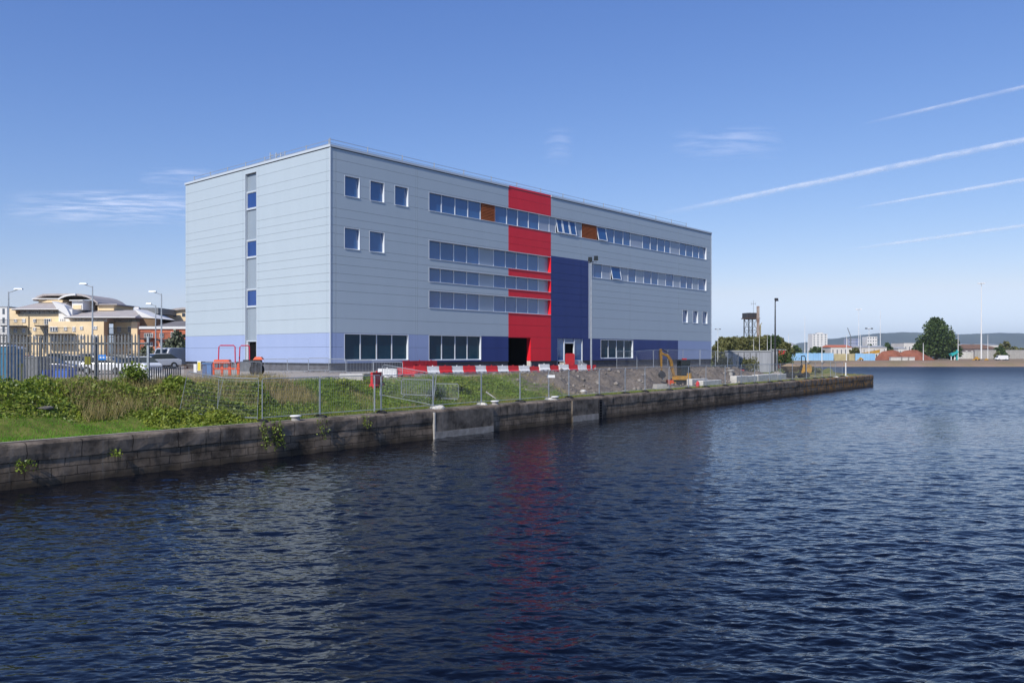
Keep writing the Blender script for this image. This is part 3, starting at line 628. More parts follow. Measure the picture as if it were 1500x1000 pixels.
def blades(name, X, Y, Z, h, wd, lean, mat_):
    n = len(X); th = RNG.random(n)*2*math.pi; ph = RNG.random(n)*2*math.pi
    P_ = np.stack([X, Y, Z-.03], 1); dx = np.stack([np.cos(th), np.sin(th), np.zeros(n)], 1)*np.asarray(wd)[..., None]*.5
    tip = P_ + np.stack([np.cos(ph)*lean*h, np.sin(ph)*lean*h, h*np.sqrt(np.maximum(.05, 1-(lean)**2))], 1)
    VV = np.stack([P_-dx, P_+dx, tip], 1); return raw(name, VV, np.arange(n*3).reshape(n, 3), mat_)
def blades_at(A, D): 
    X = P0[0]+Q[0]*A+NQ[0]*D; Y = P0[1]+Q[1]*A+NQ[1]*D; return X, Y, gz(A, D)
M_grass = mat('grass_green', (.09,.17,.02), .6, .3, island=[(.10,.18,.018), (.19,.28,.03), (.30,.35,.06)], col2=(.23,.31,.04), scale=.5, transl=.3)
M_lawn = mat('grass_short', (.09,.28,.008), .6, .3, island=[(.09,.27,.008), (.14,.37,.014), (.22,.40,.03)], col2=(.15,.36,.012), scale=.5, transl=.3)
M_dry = mat('grass_dry', (.34,.27,.12), .7, .2, island=[(.27,.24,.09), (.40,.31,.15), (.48,.38,.20)], col2=(.32,.29,.10), scale=.6, transl=.25)
M_bramble = mat('bramble_leaf', (.06,.115,.02), .42, .4, island=[(.06,.12,.014), (.19,.28,.03), (.40,.44,.06)], col2=(.26,.33,.045), scale=.6, transl=.35)
M_weed = mat('weed_leaf', (.16,.22,.03), .5, .4, island=[(.14,.22,.022), (.27,.34,.035), (.46,.46,.07)], col2=(.20,.24,.04), scale=.7, transl=.3)
M_treeA = mat('tree_leaf_dark', (.04,.075,.02), .5, .3, island=[(.032,.062,.018), (.065,.11,.028), (.11,.155,.04)], col2=(.08,.12,.035), scale=.25, transl=.25)
M_treeB = mat('tree_leaf_olive', (.11,.115,.035), .5, .3, island=[(.09,.10,.03), (.16,.165,.055), (.24,.22,.085)], col2=(.15,.15,.05), scale=.35, transl=.25)
M_bark = mat('bark', (.085,.065,.05), .9, .1, (.05,.04,.03), 4, 6, bump=.03)
M_barkp = mat('pale_bark', (.30,.27,.22), .9, .1, (.16,.14,.11), 4, 6, bump=.02)

# grass on the bank and along the quay
def scatter(n, a0, a1, d0, d1, bias=1.0):
    A = a0 + (a1-a0)*RNG.random(n)**bias; D = d0 + (d1-d0)*RNG.random(n); return A, D
def patchy(A, D, f, th, seed=0):
    v = np.array([noise.noise((a*f, d*f, seed)) for a, d in zip(A, D)]); return v > th
A, D = scatter(32000, 13, 40, 1.5, 8.6, 1.1); k = (A < 34+RNG.normal(size=len(A))*0+14*(1-sstep(6, 8.6, D))); A, D = A[k], D[k]
X, Y, Z = blades_at(A, D); n = len(A)
hh = (.14+.26*RNG.random(n))*(.55+.9*sstep(-.4, .5, np.array([noise.noise((a*.5, d*.5, 2)) for a, d in zip(A, D)]))); tag(blades('grass', X, Y, Z, hh, .022+.02*RNG.random(n), .25+.45*RNG.random(n), M_grass), kind='stuff')
A, D = scatter(42000, -14, 15, .75, 5.0, 1); k = D < 4.8-.20*(A+4); A, D = A[k], D[k]; X, Y, Z = blades_at(A, D); n = len(A)
tag(blades('lawn_grass', X, Y, Z, .05+.09*RNG.random(n), .02+.012*RNG.random(n), .2+.4*RNG.random(n), M_lawn), kind='stuff')
A1, D1 = scatter(14000, 14, 42, 1.6, 8.2); k = patchy(A1, D1, .45, .12, 5); A1, D1 = A1[k], D1[k]
A2, D2 = scatter(9000, 9, 116, .75, 2.6); k = patchy(A2, D2, .5, -.1, 8); A2, D2 = A2[k], D2[k]
A3, D3 = scatter(15000, 4.5, 17, 3.0, 7.6)
A4, D4 = scatter(2600, 98, 117, .8, 9)
A = np.concatenate([A1, A2, A3, A4]); D = np.concatenate([D1, D2, D3, D4]); X, Y, Z = blades_at(A, D); n = len(A); tall = np.concatenate([np.full(len(A1), .38), np.full(len(A2), .2), np.full(len(A3), .75), np.full(len(A4), .35)])
tag(blades('dry_grass', X, Y, Z, tall*(.5+.7*RNG.random(n)), .018+.014*RNG.random(n), .2+.4*RNG.random(n), M_dry), kind='stuff')
A, D = scatter(9000, 12, 112, .75, 2.3); k = patchy(A, D, .6, -.05, 11); A, D = A[k], D[k]; X, Y, Z = blades_at(A, D); n = len(A)
tag(blades('edge_grass', X, Y, Z, .10+.18*RNG.random(n), .02+.015*RNG.random(n), .3+.4*RNG.random(n), M_grass), kind='stuff')
def mound(name, n, fn, size, mt, hmax, seed, up=.2):
    """leaves over a lumpy canopy: fn gives candidate (A, D, envelope 0..1)"""
    A, D, E = fn(n); X, Y, Z = blades_at(A, D)
    lump = np.array([noise.fractal((a*.55, d*.75, seed), 1, 2, 3) for a, d in zip(A, D)])
    H = E*hmax*np.clip(.55 + .75*lump, .08, 1.5); t = RNG.random(len(A))**.45
    C = np.stack([X, Y, Z + H*t], 1); return tag(leaf_mesh(name, C, size, mt, up=up, squash=.7), kind='stuff')
def env_left(n):
    A = -16 + 30*RNG.random(n); lo = 4.3-.15*(A+4); hi = np.interp(A, [-20, 4.6, 9, 14], [14, 11.9, 6.2, 6.6]); lo = np.minimum(lo, hi-1.6)
    t = RNG.random(n); D = lo+(hi-lo)*t; return A, D, sstep(0, .22, t)*(1-.65*sstep(.75, 1, t))
mound('bramble_thicket', 46000, env_left, .105, M_bramble, .78, 3)
def env_left2(n):
    A, D, E = env_left(n); k = patchy(A, D, .5, .0, 14); return A[k], D[k], E[k]*1.05
mound('tall_weeds', 26000, env_left2, .08, M_weed, .80, 3)
def env_mid(n):
    A = 6.5 + 6.8*RNG.random(n); D = .8+5.2*RNG.random(n); e = sstep(.7, 1.6, D)*(1-sstep(5, 6.2, D))*(1-sstep(11, 13.3, A))*sstep(6.3, 7.6, A); return A, D, e
mound('weed_thicket', 16000, env_mid, .095, M_weed, .62, 9)
def env_bank(n):
    A = 12 + 25*RNG.random(n)**1.1; D = 1.7+6*RNG.random(n); k = patchy(A, D, .42, -.05, 21); return A[k], D[k], (sstep(1.6, 2.6, D)*(1-sstep(6.5, 7.8, D)))[k]*.9+.1
mound('weed_cover', 24000, env_bank, .085, M_grass, .42, 31)

def shrub(label, a, d, r, h, n, mt, size=.12, group=None):
    p = qp(a, d); z = float(gz(a, d)); t = thing('shrub', (p[0], p[1], z), label, 'shrub', 0, group)
    mb = MB()
    for i in range(6):
        th = i*1.05+a; mb.tube([(0,0,-.05), (math.cos(th)*r*.3, math.sin(th)*r*.3, h*.45), (math.cos(th)*r*.55, math.sin(th)*r*.55, h*.8)], [.03, .02, .008], 5)
    mb.build('stem', M_bark, t)
    C = []
    for i in range(9):
        th = RNG.random()*6.28; rr = r*.6*RNG.random()**.5; c0 = np.array((math.cos(th)*rr, math.sin(th)*rr, h*(.35+.5*RNG.random())))
        C.append(c0 + RNG.normal(size=(n//9, 3))*np.array((r*.26, r*.26, h*.17)))
    C = np.concatenate(C); C = C[C[:, 2] > .02]
    o = leaf_mesh('foliage', C, size, mt); o.parent = t; return t
shrub('dark straggly shrub against the right end of the palisade fence', 8.2, 6.1, .7, 1.15, 1100, M_bramble, .09)
shrub('small dark bush in the grass bank left of the leaning timber', 26.6, 3.4, .8, .85, 1000, M_treeA, .09)
shrub('low brown green bush in the grass bank behind the leaning timber', 30.0, 4.6, .9, .8, 900, M_weed, .09)
shrub('lone low bush in the grass bank below the red and white barriers', 20.6, 5.2, .7, .6, 700, M_weed, .09)

# plants hanging on the dock wall
def trailing(label, a, z0, z1, n, w=.25):
    p = qp(a, -.03); t = thing('trailing_plant', (p[0], p[1], z0), label, 'trailing plant', QROT, 'plants hanging on the dock wall')
    mb = MB(); C = []
    for s in range(4):
        x0 = (RNG.random()-.5)*w*2; pts = []
        zz = np.linspace(0, (z1-z0)*(.55+.45*RNG.random()), 7)
        for i, z in enumerate(zz): pts.append((x0+.07*math.sin(i*1.3+s)+.02*i, -.03-.05*RNG.random()-.02*i, z))
        mb.tube(pts, .012, 4)
        for q in pts[0:]: C.append(np.array(q)+RNG.normal(size=(n//28, 3))*np.array((.07, .05, .08)))
    mb.build('stem', M_bark, t); C = np.concatenate(C); C[:, 1] = np.minimum(C[:, 1], -.015)
    o = leaf_mesh('foliage', C, .065, M_bramble); o.parent = t
trailing('leafy bramble strand hanging nearest below the leftmost mesh fence post', qa(384, 0), 1.62, .55, 190)
trailing('long bramble strand hanging right of the leftmost mesh fence post', qa(403, 0), 1.62, .25, 260)
trailing('thin bramble strand hanging below the white capped bollard', qa(468, 0), 1.60, .6, 110)
trailing('short trailing weed hanging on the wall left of the concrete infill', qa(535, 0), 1.58, .9, 90)
trailing('yellow green tuft growing from a joint at the left end of the wall', qa(30, 0), .92, .75, 120, .5)
trailing('single leafy sprout growing from the wall joint below the lawn', qa(166, 0), 1.0, .9, 60, .15)

def tree(name, label, loc, h, r, mt, n, size, bark=M_bark, lobes=14, trunk=.28, group=None, base=.18, shape=1.0, seed=0):
    rs = np.random.default_rng(seed+5); t = thing(name, loc, label, 'tree', 0, group)
    mb = MB(); th_ = h*.028
    mb.tube([(0,0,-.3), (h*.008, 0, h*.2), (-h*.01, h*.01, h*.5), (0, 0, h*.82)], [th_*1.25, th_, th_*.6, th_*.15], 8)
    C = []
    for i in range(lobes):
        f = (i+.5)/lobes; z = h*(base+.06 + (0.9-base)*f); env = math.sin(math.pi*min(1, .18+.82*f)**.85)**.7*shape
        th = i*2.4+rs.random()*.8; rr = r*env*(.25+.5*rs.random()); c0 = np.array((math.cos(th)*rr, math.sin(th)*rr, z))
        mb.tube([(0, 0, max(h*.12, z-h*.2)), (c0[0]*.6, c0[1]*.6, z-h*.06), tuple(c0)], [th_*.45, th_*.25, th_*.08], 5)
        m_ = max(20, n//lobes); g = rs.normal(size=(m_, 3)); g /= np.linalg.norm(g, axis=1)[:, None]; g *= (rs.random(m_)**.4)[:, None]
        sc = r*(.34+.18*rs.random())*(.55+.55*env); cl = c0 + g*np.array((sc, sc, sc*.8)); 
        # bunch leaves into sprays
        C.append(cl + rs.normal(size=(m_, 3))*sc*.05)
    mb.build('trunk', bark, t); C = np.concatenate(C); C = C[C[:, 2] > h*base*.5]
    o = leaf_mesh('crown', C, size, mt); o.parent = t; return t

# ------------------------------------------------------------------ mesh fence panels along the quay
def heras(label):
    t = thing('mesh_fence_panel', (0,0,0), label, 'fence panel', 0, 'mesh fence panels round the site')
    g = MB(); g.tube([(0,0,.06), (0,0,1.93), (.06,0,2.0), (3.39,0,2.0), (3.45,0,1.93), (3.45,0,.06)], .021, 6)
    g.tube([(0,0,.16), (3.45,0,.16)], .019, 6); g.tube([(.03,0,1.88),(3.42,0,1.88)], .008, 4); g.build('frame', M_galv, t)
    g = MB()
    for i in range(1, 34): x = i*3.45/34; g.box(x-.0022, x+.0022, -.0022, .0022, .17, 1.98)
    for i in range(1, 10): z = .16+i*.182; g.box(.02, 3.43, -.0066, -.0022, z-.0022, z+.0022)
    g.build('wire_mesh', M_wire, t); return t
HER = heras('galvanised mesh fence panel at the left end of the quay edge row, above the hanging brambles')
used = [False]
def put_heras(p, q, label, zs=None):
    p, q = np.array(p, float), np.array(q, float); L_ = np.linalg.norm(q-p); rz = math.atan2(q[1]-p[1], q[0]-p[0])
    z0, z1 = zs or (gxy(*p)+.04, gxy(*q)+.04)
    o = HER if not used[0] else dup(HER, (0,0,0)); used[0] = True
    o.location = (p[0], p[1], z0); o.rotation_euler = (0, -math.atan2(z1-z0, L_), rz); o.scale = ((L_-.07)/3.45, 1, 1); o['label'] = label; return o
FOOTM = [None]
def foot(p, rz, label, white):
    g = MB(); g.mesh([(-.36,-.12,0),(.36,-.12,0),(.36,.12,0),(-.36,.12,0),(-.30,-.09,.10),(.30,-.09,.10),(.30,.09,.10),(-.30,.09,.10),(-.12,-.09,.15),(.12,-.09,.15),(.12,.09,.15),(-.12,.09,.15)],
        [(0,3,2,1),(0,1,5,4),(1,2,6,5),(2,3,7,6),(3,0,4,7),(4,5,9,8),(5,6,10,9),(6,7,11,10),(7,4,8,11),(8,9,10,11)])
    o = g.build('fence_foot', M_concw if white else M_black, None, (p[0], p[1], gxy(p[0], p[1])-.01), rz)
    return tag(o, label, 'fence foot', 'feet under the mesh fence panels')
posts = [11.57, 15.13, 19.18, 23.44, 27.99, 31.79, 35.29, 37.98, 41.86, 46.0, 49.5, 53.5, 57.6, 61.6, 65.65, 70.03, 74.0, 77.86, 81.54, 85.95, 90.44, 94.16, 97.3, 100.17, 102.91, 106.42]
seen = ['above the hanging bramble strands', 'standing left of the leaning inner fence panel', 'standing in front of the low crowd barriers', 'above the wide concrete infill of the wall', 'just right of the wide concrete infill', 'before the grass bank below the entrance',
        'carrying a small white sign at its post', 'above the narrow concrete infill of the wall', 'just right of the ladder recess', 'at the left end of the earth bank', 'before the middle of the earth bank', 'left of the yellow excavator', 'in front of the yellow excavator',
        'right of the excavator cab', 'in front of the pale concrete beams', 'right of the pale concrete beams', 'at the left end of the long blocks', 'before the middle of the long blocks', 'at the right end of the long blocks', 'left of the dumper', 'in front of the dumper skip', 'in front of the dumper engine', 'just right of the dumper', 'second right of the dumper', 'last before the white post on the quay tip']
for i, (a, b) in enumerate(zip(posts, posts[1:])):
    d = .75 + .12*math.sin(i*2.1); d2 = .75 + .12*math.sin((i+1)*2.1)
    put_heras(qp(a, d), qp(b, d2), 'mesh fence panel on the quay edge, ' + seen[i])
for i, a in enumerate(posts):
    wh = i in (3, 4, 6, 24)
    foot(qp(a, .75+.12*math.sin(i*2.1)), QROT+math.pi/2+.3*math.sin(i*1.7), ('pale concrete' if wh else 'dark rubber') + ' fence foot, quay edge, ' + (seen[i] if i < len(seen) else 'nearest the white quay post') , wh)
# two panels turning back from the quay at the left
pl = [at(262, 517, 38.2)[:2], at(318, 517, 38.8)[:2], tuple(qp(11.45, .85))]
put_heras(pl[0], pl[1], 'mesh fence panel half sunk in brambles, farthest left of the mesh panels'); put_heras(pl[1], pl[2], 'mesh fence panel running back through brambles from the quay corner post')
# the panel standing askew inside, and the row in front of the building
put_heras(at(548, 517, 44.5)[:2], qp(19.0, .98), 'mesh fence panel turned end on beside the red and white barriers'); put_heras(at(556, 517, 50.5)[:2], at(636, 517, 48.6)[:2], 'mesh fence panel inside the quay row, running behind the low crowd barriers')
row = [bp(33.2 + 3.6*i, -4.6 - .25*math.sin(i*1.3)) for i in range(9)]
where = ['by the glazed entrance', 'right of the floodlight mast', 'left half of the right ground window', 'right half of the right ground window', 'right of the right ground window', 'left of the excavator arm', 'behind the excavator cab', 'at the right corner of the building']
for i, (p, q) in enumerate(zip(row, row[1:])):
    put_heras(p, q, 'mesh fence panel in the row along the building, ' + where[i], (gxy(*p)+.05, gxy(*q)+.05))

# ------------------------------------------------------------------ palisade fence
PY = 40.5
def palx(px): return (px-CX)/F*PY
pal = thing('palisade_fence', (palx(0), PY, 0), 'tall galvanised palisade security fence standing above the brambles on the left', 'fence')
gzl = lambda x: gxy(x, PY)
pitch = .165; npal = 64; x0 = -3.6
for i in range(npal):
    x = x0 + i*pitch
    if x > palx(216.5)-palx(0): break
    b = 3.2; g = MB(); w2 = .044; j = .02*math.sin(i*12.9)
    prof = [(-w2, b), (w2, b), (w2*.95, 5.70+j), (w2*.2, 5.83+j), (0, 5.79+j), (-w2*.2, 5.83+j), (-w2*.95, 5.70+j)]
    g.prism([(x+p, z) for p, z in prof], -.05, -.044); g.prism([(x+p*.35, z-.02) for p, z in prof], -.066, -.0505)
    g.build('pale', M_galvdk, pal)
for z in (5.38, 3.42):
    g = MB(); g.box(x0, palx(216.5)-palx(0), -.043, .02, z-.03, z+.03); g.box(x0, palx(216.5)-palx(0), .0205, .026, z-.075, z+.03); g.build('rail', M_galvdk, pal)
g = MB(); g.tube([(x0, .03, 4.86), (palx(216)-palx(0), .03, 4.86)], .012, 5); g.build('tension_wire', M_galvdk, pal)
for px in (-24, 58, 139, 216):
    x = palx(px)-palx(0); g = MB(); g.box(x-.05, x+.05, .027, .035, 2.6, 5.72); g.box(x-.006, x+.006, .0352, .13, 2.6, 5.72); g.box(x-.05, x+.05, .1302, .138, 2.6, 5.72); g.build('post', M_galv, pal)
def sign(label, px, py0, px1, py1, Y, mats, marks, cat='sign', name='sign'):
    a, b = at(px, py1, Y), at(px1, py0, Y); t = thing(name, ((a[0]+b[0])/2, Y, a[2]), label, cat)
    w_, h_ = (b[0]-a[0])/2, b[2]-a[2]; g = MB(); g.box(-w_, w_, 0, .02, 0, h_); g.build('board', mats[0], t)
    for x, y, rw, rh in marks: g = MB(); g.box(w_*(x-rw), w_*(x+rw), -.006, -.001, h_*(y-rh), h_*(y+rh)); g.build('marking', mats[1], t)
    return t
M_blue = mat('sign_blue', (.02,.20,.62), .4, .4); M_olive = mat('sign_olive', (.20,.19,.02), .5, .4); M_sigy = mat('sign_yellow', (.75,.60,.08), .5, .4)
# low fence continuing right of the palisade, and the brown boarding behind it
lf = thing('railing_fence', (*at(219, 517, 42)[:2], 0), 'low dark vertical bar railing right of the palisade fence, behind the shrub', 'fence')
x1 = at(264, 517, 44)[0]-at(219, 517, 42)[0]; g = MB()
for z in (3.35, 4.18): g.tube([(0,0,z), (x1,2,z)], .02, 5)
g.build('rail', M_galvdk, lf)
for i in range(15): k = i/14; g = MB(); g.box(x1*k-.025, x1*k+.025, 2*k-.02, 2*k+.02, 3.1, 4.2); g.build('bar', M_galvdk, lf)
M_brown = mat('brown_steel', (.19,.10,.06), .8, .2, (.13,.07,.045), 4, 5)
def cage(name, label, cat, px0, px1, Y0, Y1, z0, z1, n, mt, grp=None):
    p, q = np.array(at(px0, 517, Y0)[:2]), np.array(at(px1, 517, Y1)[:2]); t = thing(name, (p[0], p[1], 0), label, cat, math.atan2(q[1]-p[1], q[0]-p[0]), grp); L_ = np.linalg.norm(q-p)
    g = MB(); g.tube([(0,0,z0), (0,0,z1), (L_,0,z1), (L_,0,z0)], .02, 6); g.tube([(0,0,z0+.18), (L_,0,z0+.18)], .016, 6); g.build('frame', mt, t)
    g = MB()
    for i in range(1, n): x = L_*i/n; g.tube([(x,0,z0+.18), (x,0,z1)], .009, 4)
    g.build('infill_bars', mt, t); return t
cage('panel_fence', 'rusty brown barred panel right of the low railing, under the white and yellow notices', 'fence panel', 270, 302, 47, 48, 3.0, 4.2, 22, M_brown)
sign('white notice board hung on the rusty barred panel', 283.5, 533, 288, 546.5, 46.8, (M_white, M_blue), [], 'notice board', 'notice_board')
sign('yellow and white notice board hung higher on the rusty barred panel', 289, 528.5, 294.2, 543, 46.7, (M_white, M_sigy), [(0, .45, .8, .42)], 'notice board', 'notice_board')

# ------------------------------------------------------------------ crowd barriers
def crowd(label):
    t = thing('crowd_barrier', (0,0,0), label, 'crowd barrier', 0, 'steel crowd barriers by the building'); W = 2.25
    g = MB(); g.tube([(0,0,.2), (0,0,1.02), (.08,0,1.1), (W-.08,0,1.1), (W,0,1.02), (W,0,.2), (W-.06,0,.16), (.06,0,.16), (0,0,.2)], .022, 6); g.build('frame', M_galv, t)
    g = MB()
    for i in range(1, 18): x = W*i/18; g.tube([(x,0,.16), (x,0,1.1)], .008, 4)
    g.build('infill_bars', M_galv, t)
    for x in (.3, W-.3): g = MB(); g.tube([(x,-.3,.0), (x,0,.17), (x,.3,.0)], .018, 5); g.build('foot', M_galv, t)
    return t
CB = crowd('steel crowd barrier by the orange plant, leftmost of the barriers along the building'); cb_used = [False]
def put_crowd(px0, Y0, px1, Y1, label):
    p, q = np.array(at(px0, 517, Y0)[:2]), np.array(at(px1, 517, Y1)[:2]); L_ = np.linalg.norm(q-p)
    o = CB if not cb_used[0] else dup(CB, (0,0,0)); cb_used[0] = True
    o.location = (p[0], p[1], gxy(*p)+.02); o.rotation_euler = (0,0,math.atan2(q[1]-p[1], q[0]-p[0])); o.scale = (L_/2.28, 1, 1); o['label'] = label
cbx = [388, 421, 452, 482, 507, 547, 590]; cby = [64, 63.5, 63, 62.5, 62, 60.5, 59]
cbl = ['steel crowd barrier beside the black wheel below the dark stair doorway', 'steel crowd barrier in front of the lilac panels, second right of the wheel', 'steel crowd barrier just left of the building corner', 'steel crowd barrier right at the building corner', 'steel crowd barrier behind the pale slab, before the first ground floor window', 'steel crowd barrier left of the red barriers, under the first ground floor window']
for i in range(6): put_crowd(cbx[i], cby[i], cbx[i+1], cby[i+1], cbl[i])
put_crowd(588, 51, 634, 49.6, 'steel crowd barrier askew in the grass, left of the one standing alone'); put_crowd(638, 52.6, 672, 52.2, 'steel crowd barrier standing alone in the grass right of the sloping barrier')
put_crowd(300, 60, 345, 57, 'steel crowd barrier left of the orange plant'); put_crowd(345, 58, 383, 59, 'steel crowd barrier directly in front of the orange plant')

# ------------------------------------------------------------------ plastic road barriers
def roadbar(mt, L_=1.3, h=.64):
    g = MB(); prof = [(-.2,0), (.2,0), (.2,.16), (.09,.30), (.075,h), (-.075,h), (-.09,.30), (-.2,.16)]
    ins = [(p*.93, z) for p, z in prof]
    g.prism([(p, z) for p, z in prof], .03, L_-.03, plane='yz'); return g
def place_road(px, Y, rz, mt, label, L_=1.3, h=.64, z=None):
    x, y, _ = at(px, 517, Y); t = thing('road_barrier', (x, y, (gxy(x, y) if z is None else z)), label, 'road barrier', rz, 'red and white plastic barriers')
    o = roadbar(mt, L_, h).build('body', mt, t)
    for q in (.28, .72): g = MB(); g.box(L_*q-.09, L_*q+.09, -.203, -.19, .03, .12); g.build('fork_slot', M_black, t)
    g = MB(); g.lathe([(.05, h), (.05, h+.05), (.035, h+.07)], 8, c=(L_*.5, 0, 0)); g.build('filler_cap', mt, t); return t
s0, s1 = np.array(at(606, 517, 66.5)[:2]), np.array(at(872, 517, 80.5)[:2]); dv = s1-s0; Ls = np.linalg.norm(dv); nb = 17; rz = math.atan2(dv[1], dv[0])
spots = ['before the first pane of the second ground window', 'under the second ground window', 'under the middle of the second ground window', 'before the last pane of the second ground window', 'right edge of the second ground window', 'left edge of the low navy wall', 'under the low navy wall', 'right edge of the low navy wall',
         'left of the dark red stripe entrance', 'in front of the dark entrance opening', 'at the right jamb of the dark entrance opening', 'below the wide red panel', 'below the right edge of the red stripe', 'left of the glazed entrance', 'in front of the glazed doorway', 'right of the glazed doorway', 'beside the floodlight mast']
for i in range(nb):
    p = s0 + dv*(i/nb); red = i % 2 == 0; wob = .05*math.sin(i*2.7)
    t = thing('road_barrier', (p[0], p[1], gxy(*p)), f"{'red' if red else 'white'} plastic barrier in the long row, {spots[i]}", 'road barrier', rz+wob, 'red and white plastic barriers')
    L_ = Ls/nb; mt = M_redpl if red else M_white; roadbar(mt, L_).build('body', mt, t)
    for q in (.28, .72): g = MB(); g.box(L_*q-.09, L_*q+.09, -.203, -.19, .03, .12); g.build('fork_slot', M_black, t)
    g = MB(); g.lathe([(.05, .64), (.05, .69), (.035, .71)], 8, c=(L_*.5, 0, 0)); g.build('filler_cap', mt, t)
# a nearer pair ending in an upright red one, and the stack behind
place_road(544, 51.4, 1.2, M_redpl, 'upright red plastic barrier seen end on, nearest the water', 1.3, 1.0)
place_road(553, 60, .1, M_white, 'white plastic barrier behind the end on red one', 1.4, .66); place_road(581, 60.3, .3, M_redpl, 'red plastic barrier at the left end of the long row, beside a white one', 1.3, .66)
for i, px in enumerate((590, 606, 623)): place_road(px, (69.3, 70.4, 71.6)[i], .75, mat('red_plastic_shaded', (.36,.018,.028), .6, .3, (.26,.016,.024), 3, 5), ('leftmost', 'middle', 'rightmost')[i]+' of three red barriers against the plinth under the ground window', 1.25, .75, 3.5)  # the stack's shade is put into a darker red base colour
def a_frame(px, Y, label, w_, h, z, cat='barrier'):
    x, y, _ = at(px, 517, Y); t = thing('plastic_barrier', (x, y, z), label, cat, .5); g = MB(); g.prism([(0,0),(w_,0),(w_,h*.92),(w_*.88,h),(w_*.12,h),(0,h*.92)], 0, .06); g.build('panel', M_redpl, t)
    for q in (.08, .92): g = MB(); g.box(w_*q-.04, w_*q+.04, -.25, .3, 0, .05); g.build('foot', M_black, t)
    return t
a_frame(828.5, 84, 'red folding barrier standing in front of the dark glazed doorway', 1.1, 1.15, 3.72)
def ramp():
    x, y, _ = at(838, 517, 84.5); t = thing('access_ramp', (x, y, 3.0), 'white low ramp wall beside the red folding barrier at the entrance', 'ramp', BROT); g = MB(); g.prism([(0,0),(2.6,0),(2.6,.75),(.9,1.15),(0,1.15)], 0, .2); g.build('side_wall', M_concw, t); g = MB(); g.prism([(0,0),(2.6,0),(2.6,.5),(.9,.95),(0,.95)], .201, 1.6); g.build('slope', M_conc, t)
ramp()

def clods():
    A = 38 + 52*RNG.random(420); D = 2.4+8*RNG.random(420); X, Y, Z = blades_at(A, D); VV, FF = [], []
    for x, y, z in zip(X, Y, Z):
        r = .07+.22*RNG.random()**3; n = len(VV)*6; p_ = np.array([(1,0,0),(-1,0,0),(0,1,0),(0,-1,0),(0,0,.8),(0,0,-.6)])*r*(.7+.6*RNG.random((6,1)))+np.array((x, y, z+r*.3)); VV.append(p_); FF += [(n+a_, n+b_, n+c_) for a_, b_, c_ in ((0,2,4),(2,1,4),(1,3,4),(3,0,4),(2,0,5),(1,2,5),(3,1,5),(0,3,5))]
    tag(raw('rubble', np.concatenate(VV), np.array(FF), mat('rubble_stone', (.20,.17,.145), .95, .1, island=[(.12,.10,.085), (.24,.21,.18), (.42,.39,.35)], col2=(.25,.21,.18))), kind='stuff')
clods()
# ------------------------------------------------------------------ quayside bits
def bollard(px, label, white=True, a=None):
    a = qa(px, 0, .45); p = qp(a, .45); t = thing('mooring_bollard', (p[0], p[1], QZ), label, 'bollard', 0, 'mooring bollards along the quay')
    g = MB(); g.lathe([(.22,0), (.20,.05), (.19,.18)], 18); g.build('post', M_conc, t)
    g = MB(); g.lathe([(.2,.182), (.275,.195), (.285,.235), (.22,.265), (.08,.275)], 18); g.build('cap', M_white if white else M_concw, t, smooth=True); return t
bollard(433, 'white capped round mooring bollard below the leftmost mesh fence panels'); bollard(725, 'white capped bollard above the joint right of the wide concrete infill'); bollard(813, 'white capped bollard left of the narrow concrete infill')
M_stonedk = mat('dark_stone', (.13,.115,.10), .9, .2, (.19,.17,.15), 3, 6)
def rock(label, x, y, z, s, mt, name='boulder', cat='boulder', sq=.6):
    import bmesh
    bm = bmesh.new(); bmesh.ops.create_icosphere(bm, subdivisions=2, radius=1)
    for v in bm.verts: v.co = Vector((v.co.x*s*1.25, v.co.y*s, v.co.z*s*sq))*(1+.3*noise.noise(v.co*1.7+Vector((x, y, 0))))
    me = bpy.data.meshes.new(name); bm.to_mesh(me); bm.free(); me.materials.append(mt); o = bpy.data.objects.new(name, me); COL.objects.link(o); o.location = (x, y, z); o.rotation_euler[2] = x*3
    return tag(o, label, cat)
p = qp(qa(642, 0, .6), .5); rock('pale boulder on the quay edge at the left corner of the wide concrete infill', p[0], p[1], QZ+.08, .26, M_concw)
p = qp(44.2, 3.6); rock('pale grey boulder lying on the dark earth bank', p[0], p[1], gxy(*p)+.06, .3, M_concw)
p = qp(3.2, 3.9); rock('dark flat stone half buried at the top of the lawn under the brambles', p[0], p[1], gxy(*p)+.02, .32, M_stonedk, sq=.3)
p = qp(5.1, 4.1); rock('small pale flat stone right of the dark one at the edge of the brambles', p[0], p[1], gxy(*p)+.02, .22, M_stonedk, sq=.3)
def timber():
    x, y, _ = at(712, 517, 55.5); z = gxy(x, y); g = MB(); g.tube([(0,0,.55), (.75,.2,.0)], .045, 6); o = g.build('leaning_timber', M_concw, None, (x, y, z)); tag(o, 'pale timber leaning down from the fence post into the grass bank', 'timber')
timber()
x, y, _ = at(806.5, 551, 41.8*.6+36); 
p = qp(35.29, .72); t = sign('small white plate fixed to a mesh fence post above the grass', 801, 549, 813, 553, p[1]-.08, (M_white, M_blue), [], 'sign', 'sign_plate')
def slab(name, label, cat, px, Y, w_, d_, h_, rz, mt, z=None, bev=.03, grp=None):
    x, y, _ = at(px, 517, Y); g = MB(); g.tbox(0, w_, 0, d_, 0, h_-bev, 0, 0); g.tbox(0, w_, 0, d_, h_-bev, h_, bev, bev) ; o = g.build(name, mt, None, (x, y, gxy(x, y)-.03 if z is None else z), rz); return tag(o, label, cat, grp)
slab('concrete_slab', 'pale concrete slab box lying on gravel behind the grass, left of the red barriers', 'concrete block', 497, 52, 1.45, 1.3, .48, .18, M_concw)
slab('timber_baulk', 'dark timber baulk just right of the pale slab box', 'timber', 533, 56, .75, .4, .4, .1, M_blacksteel)
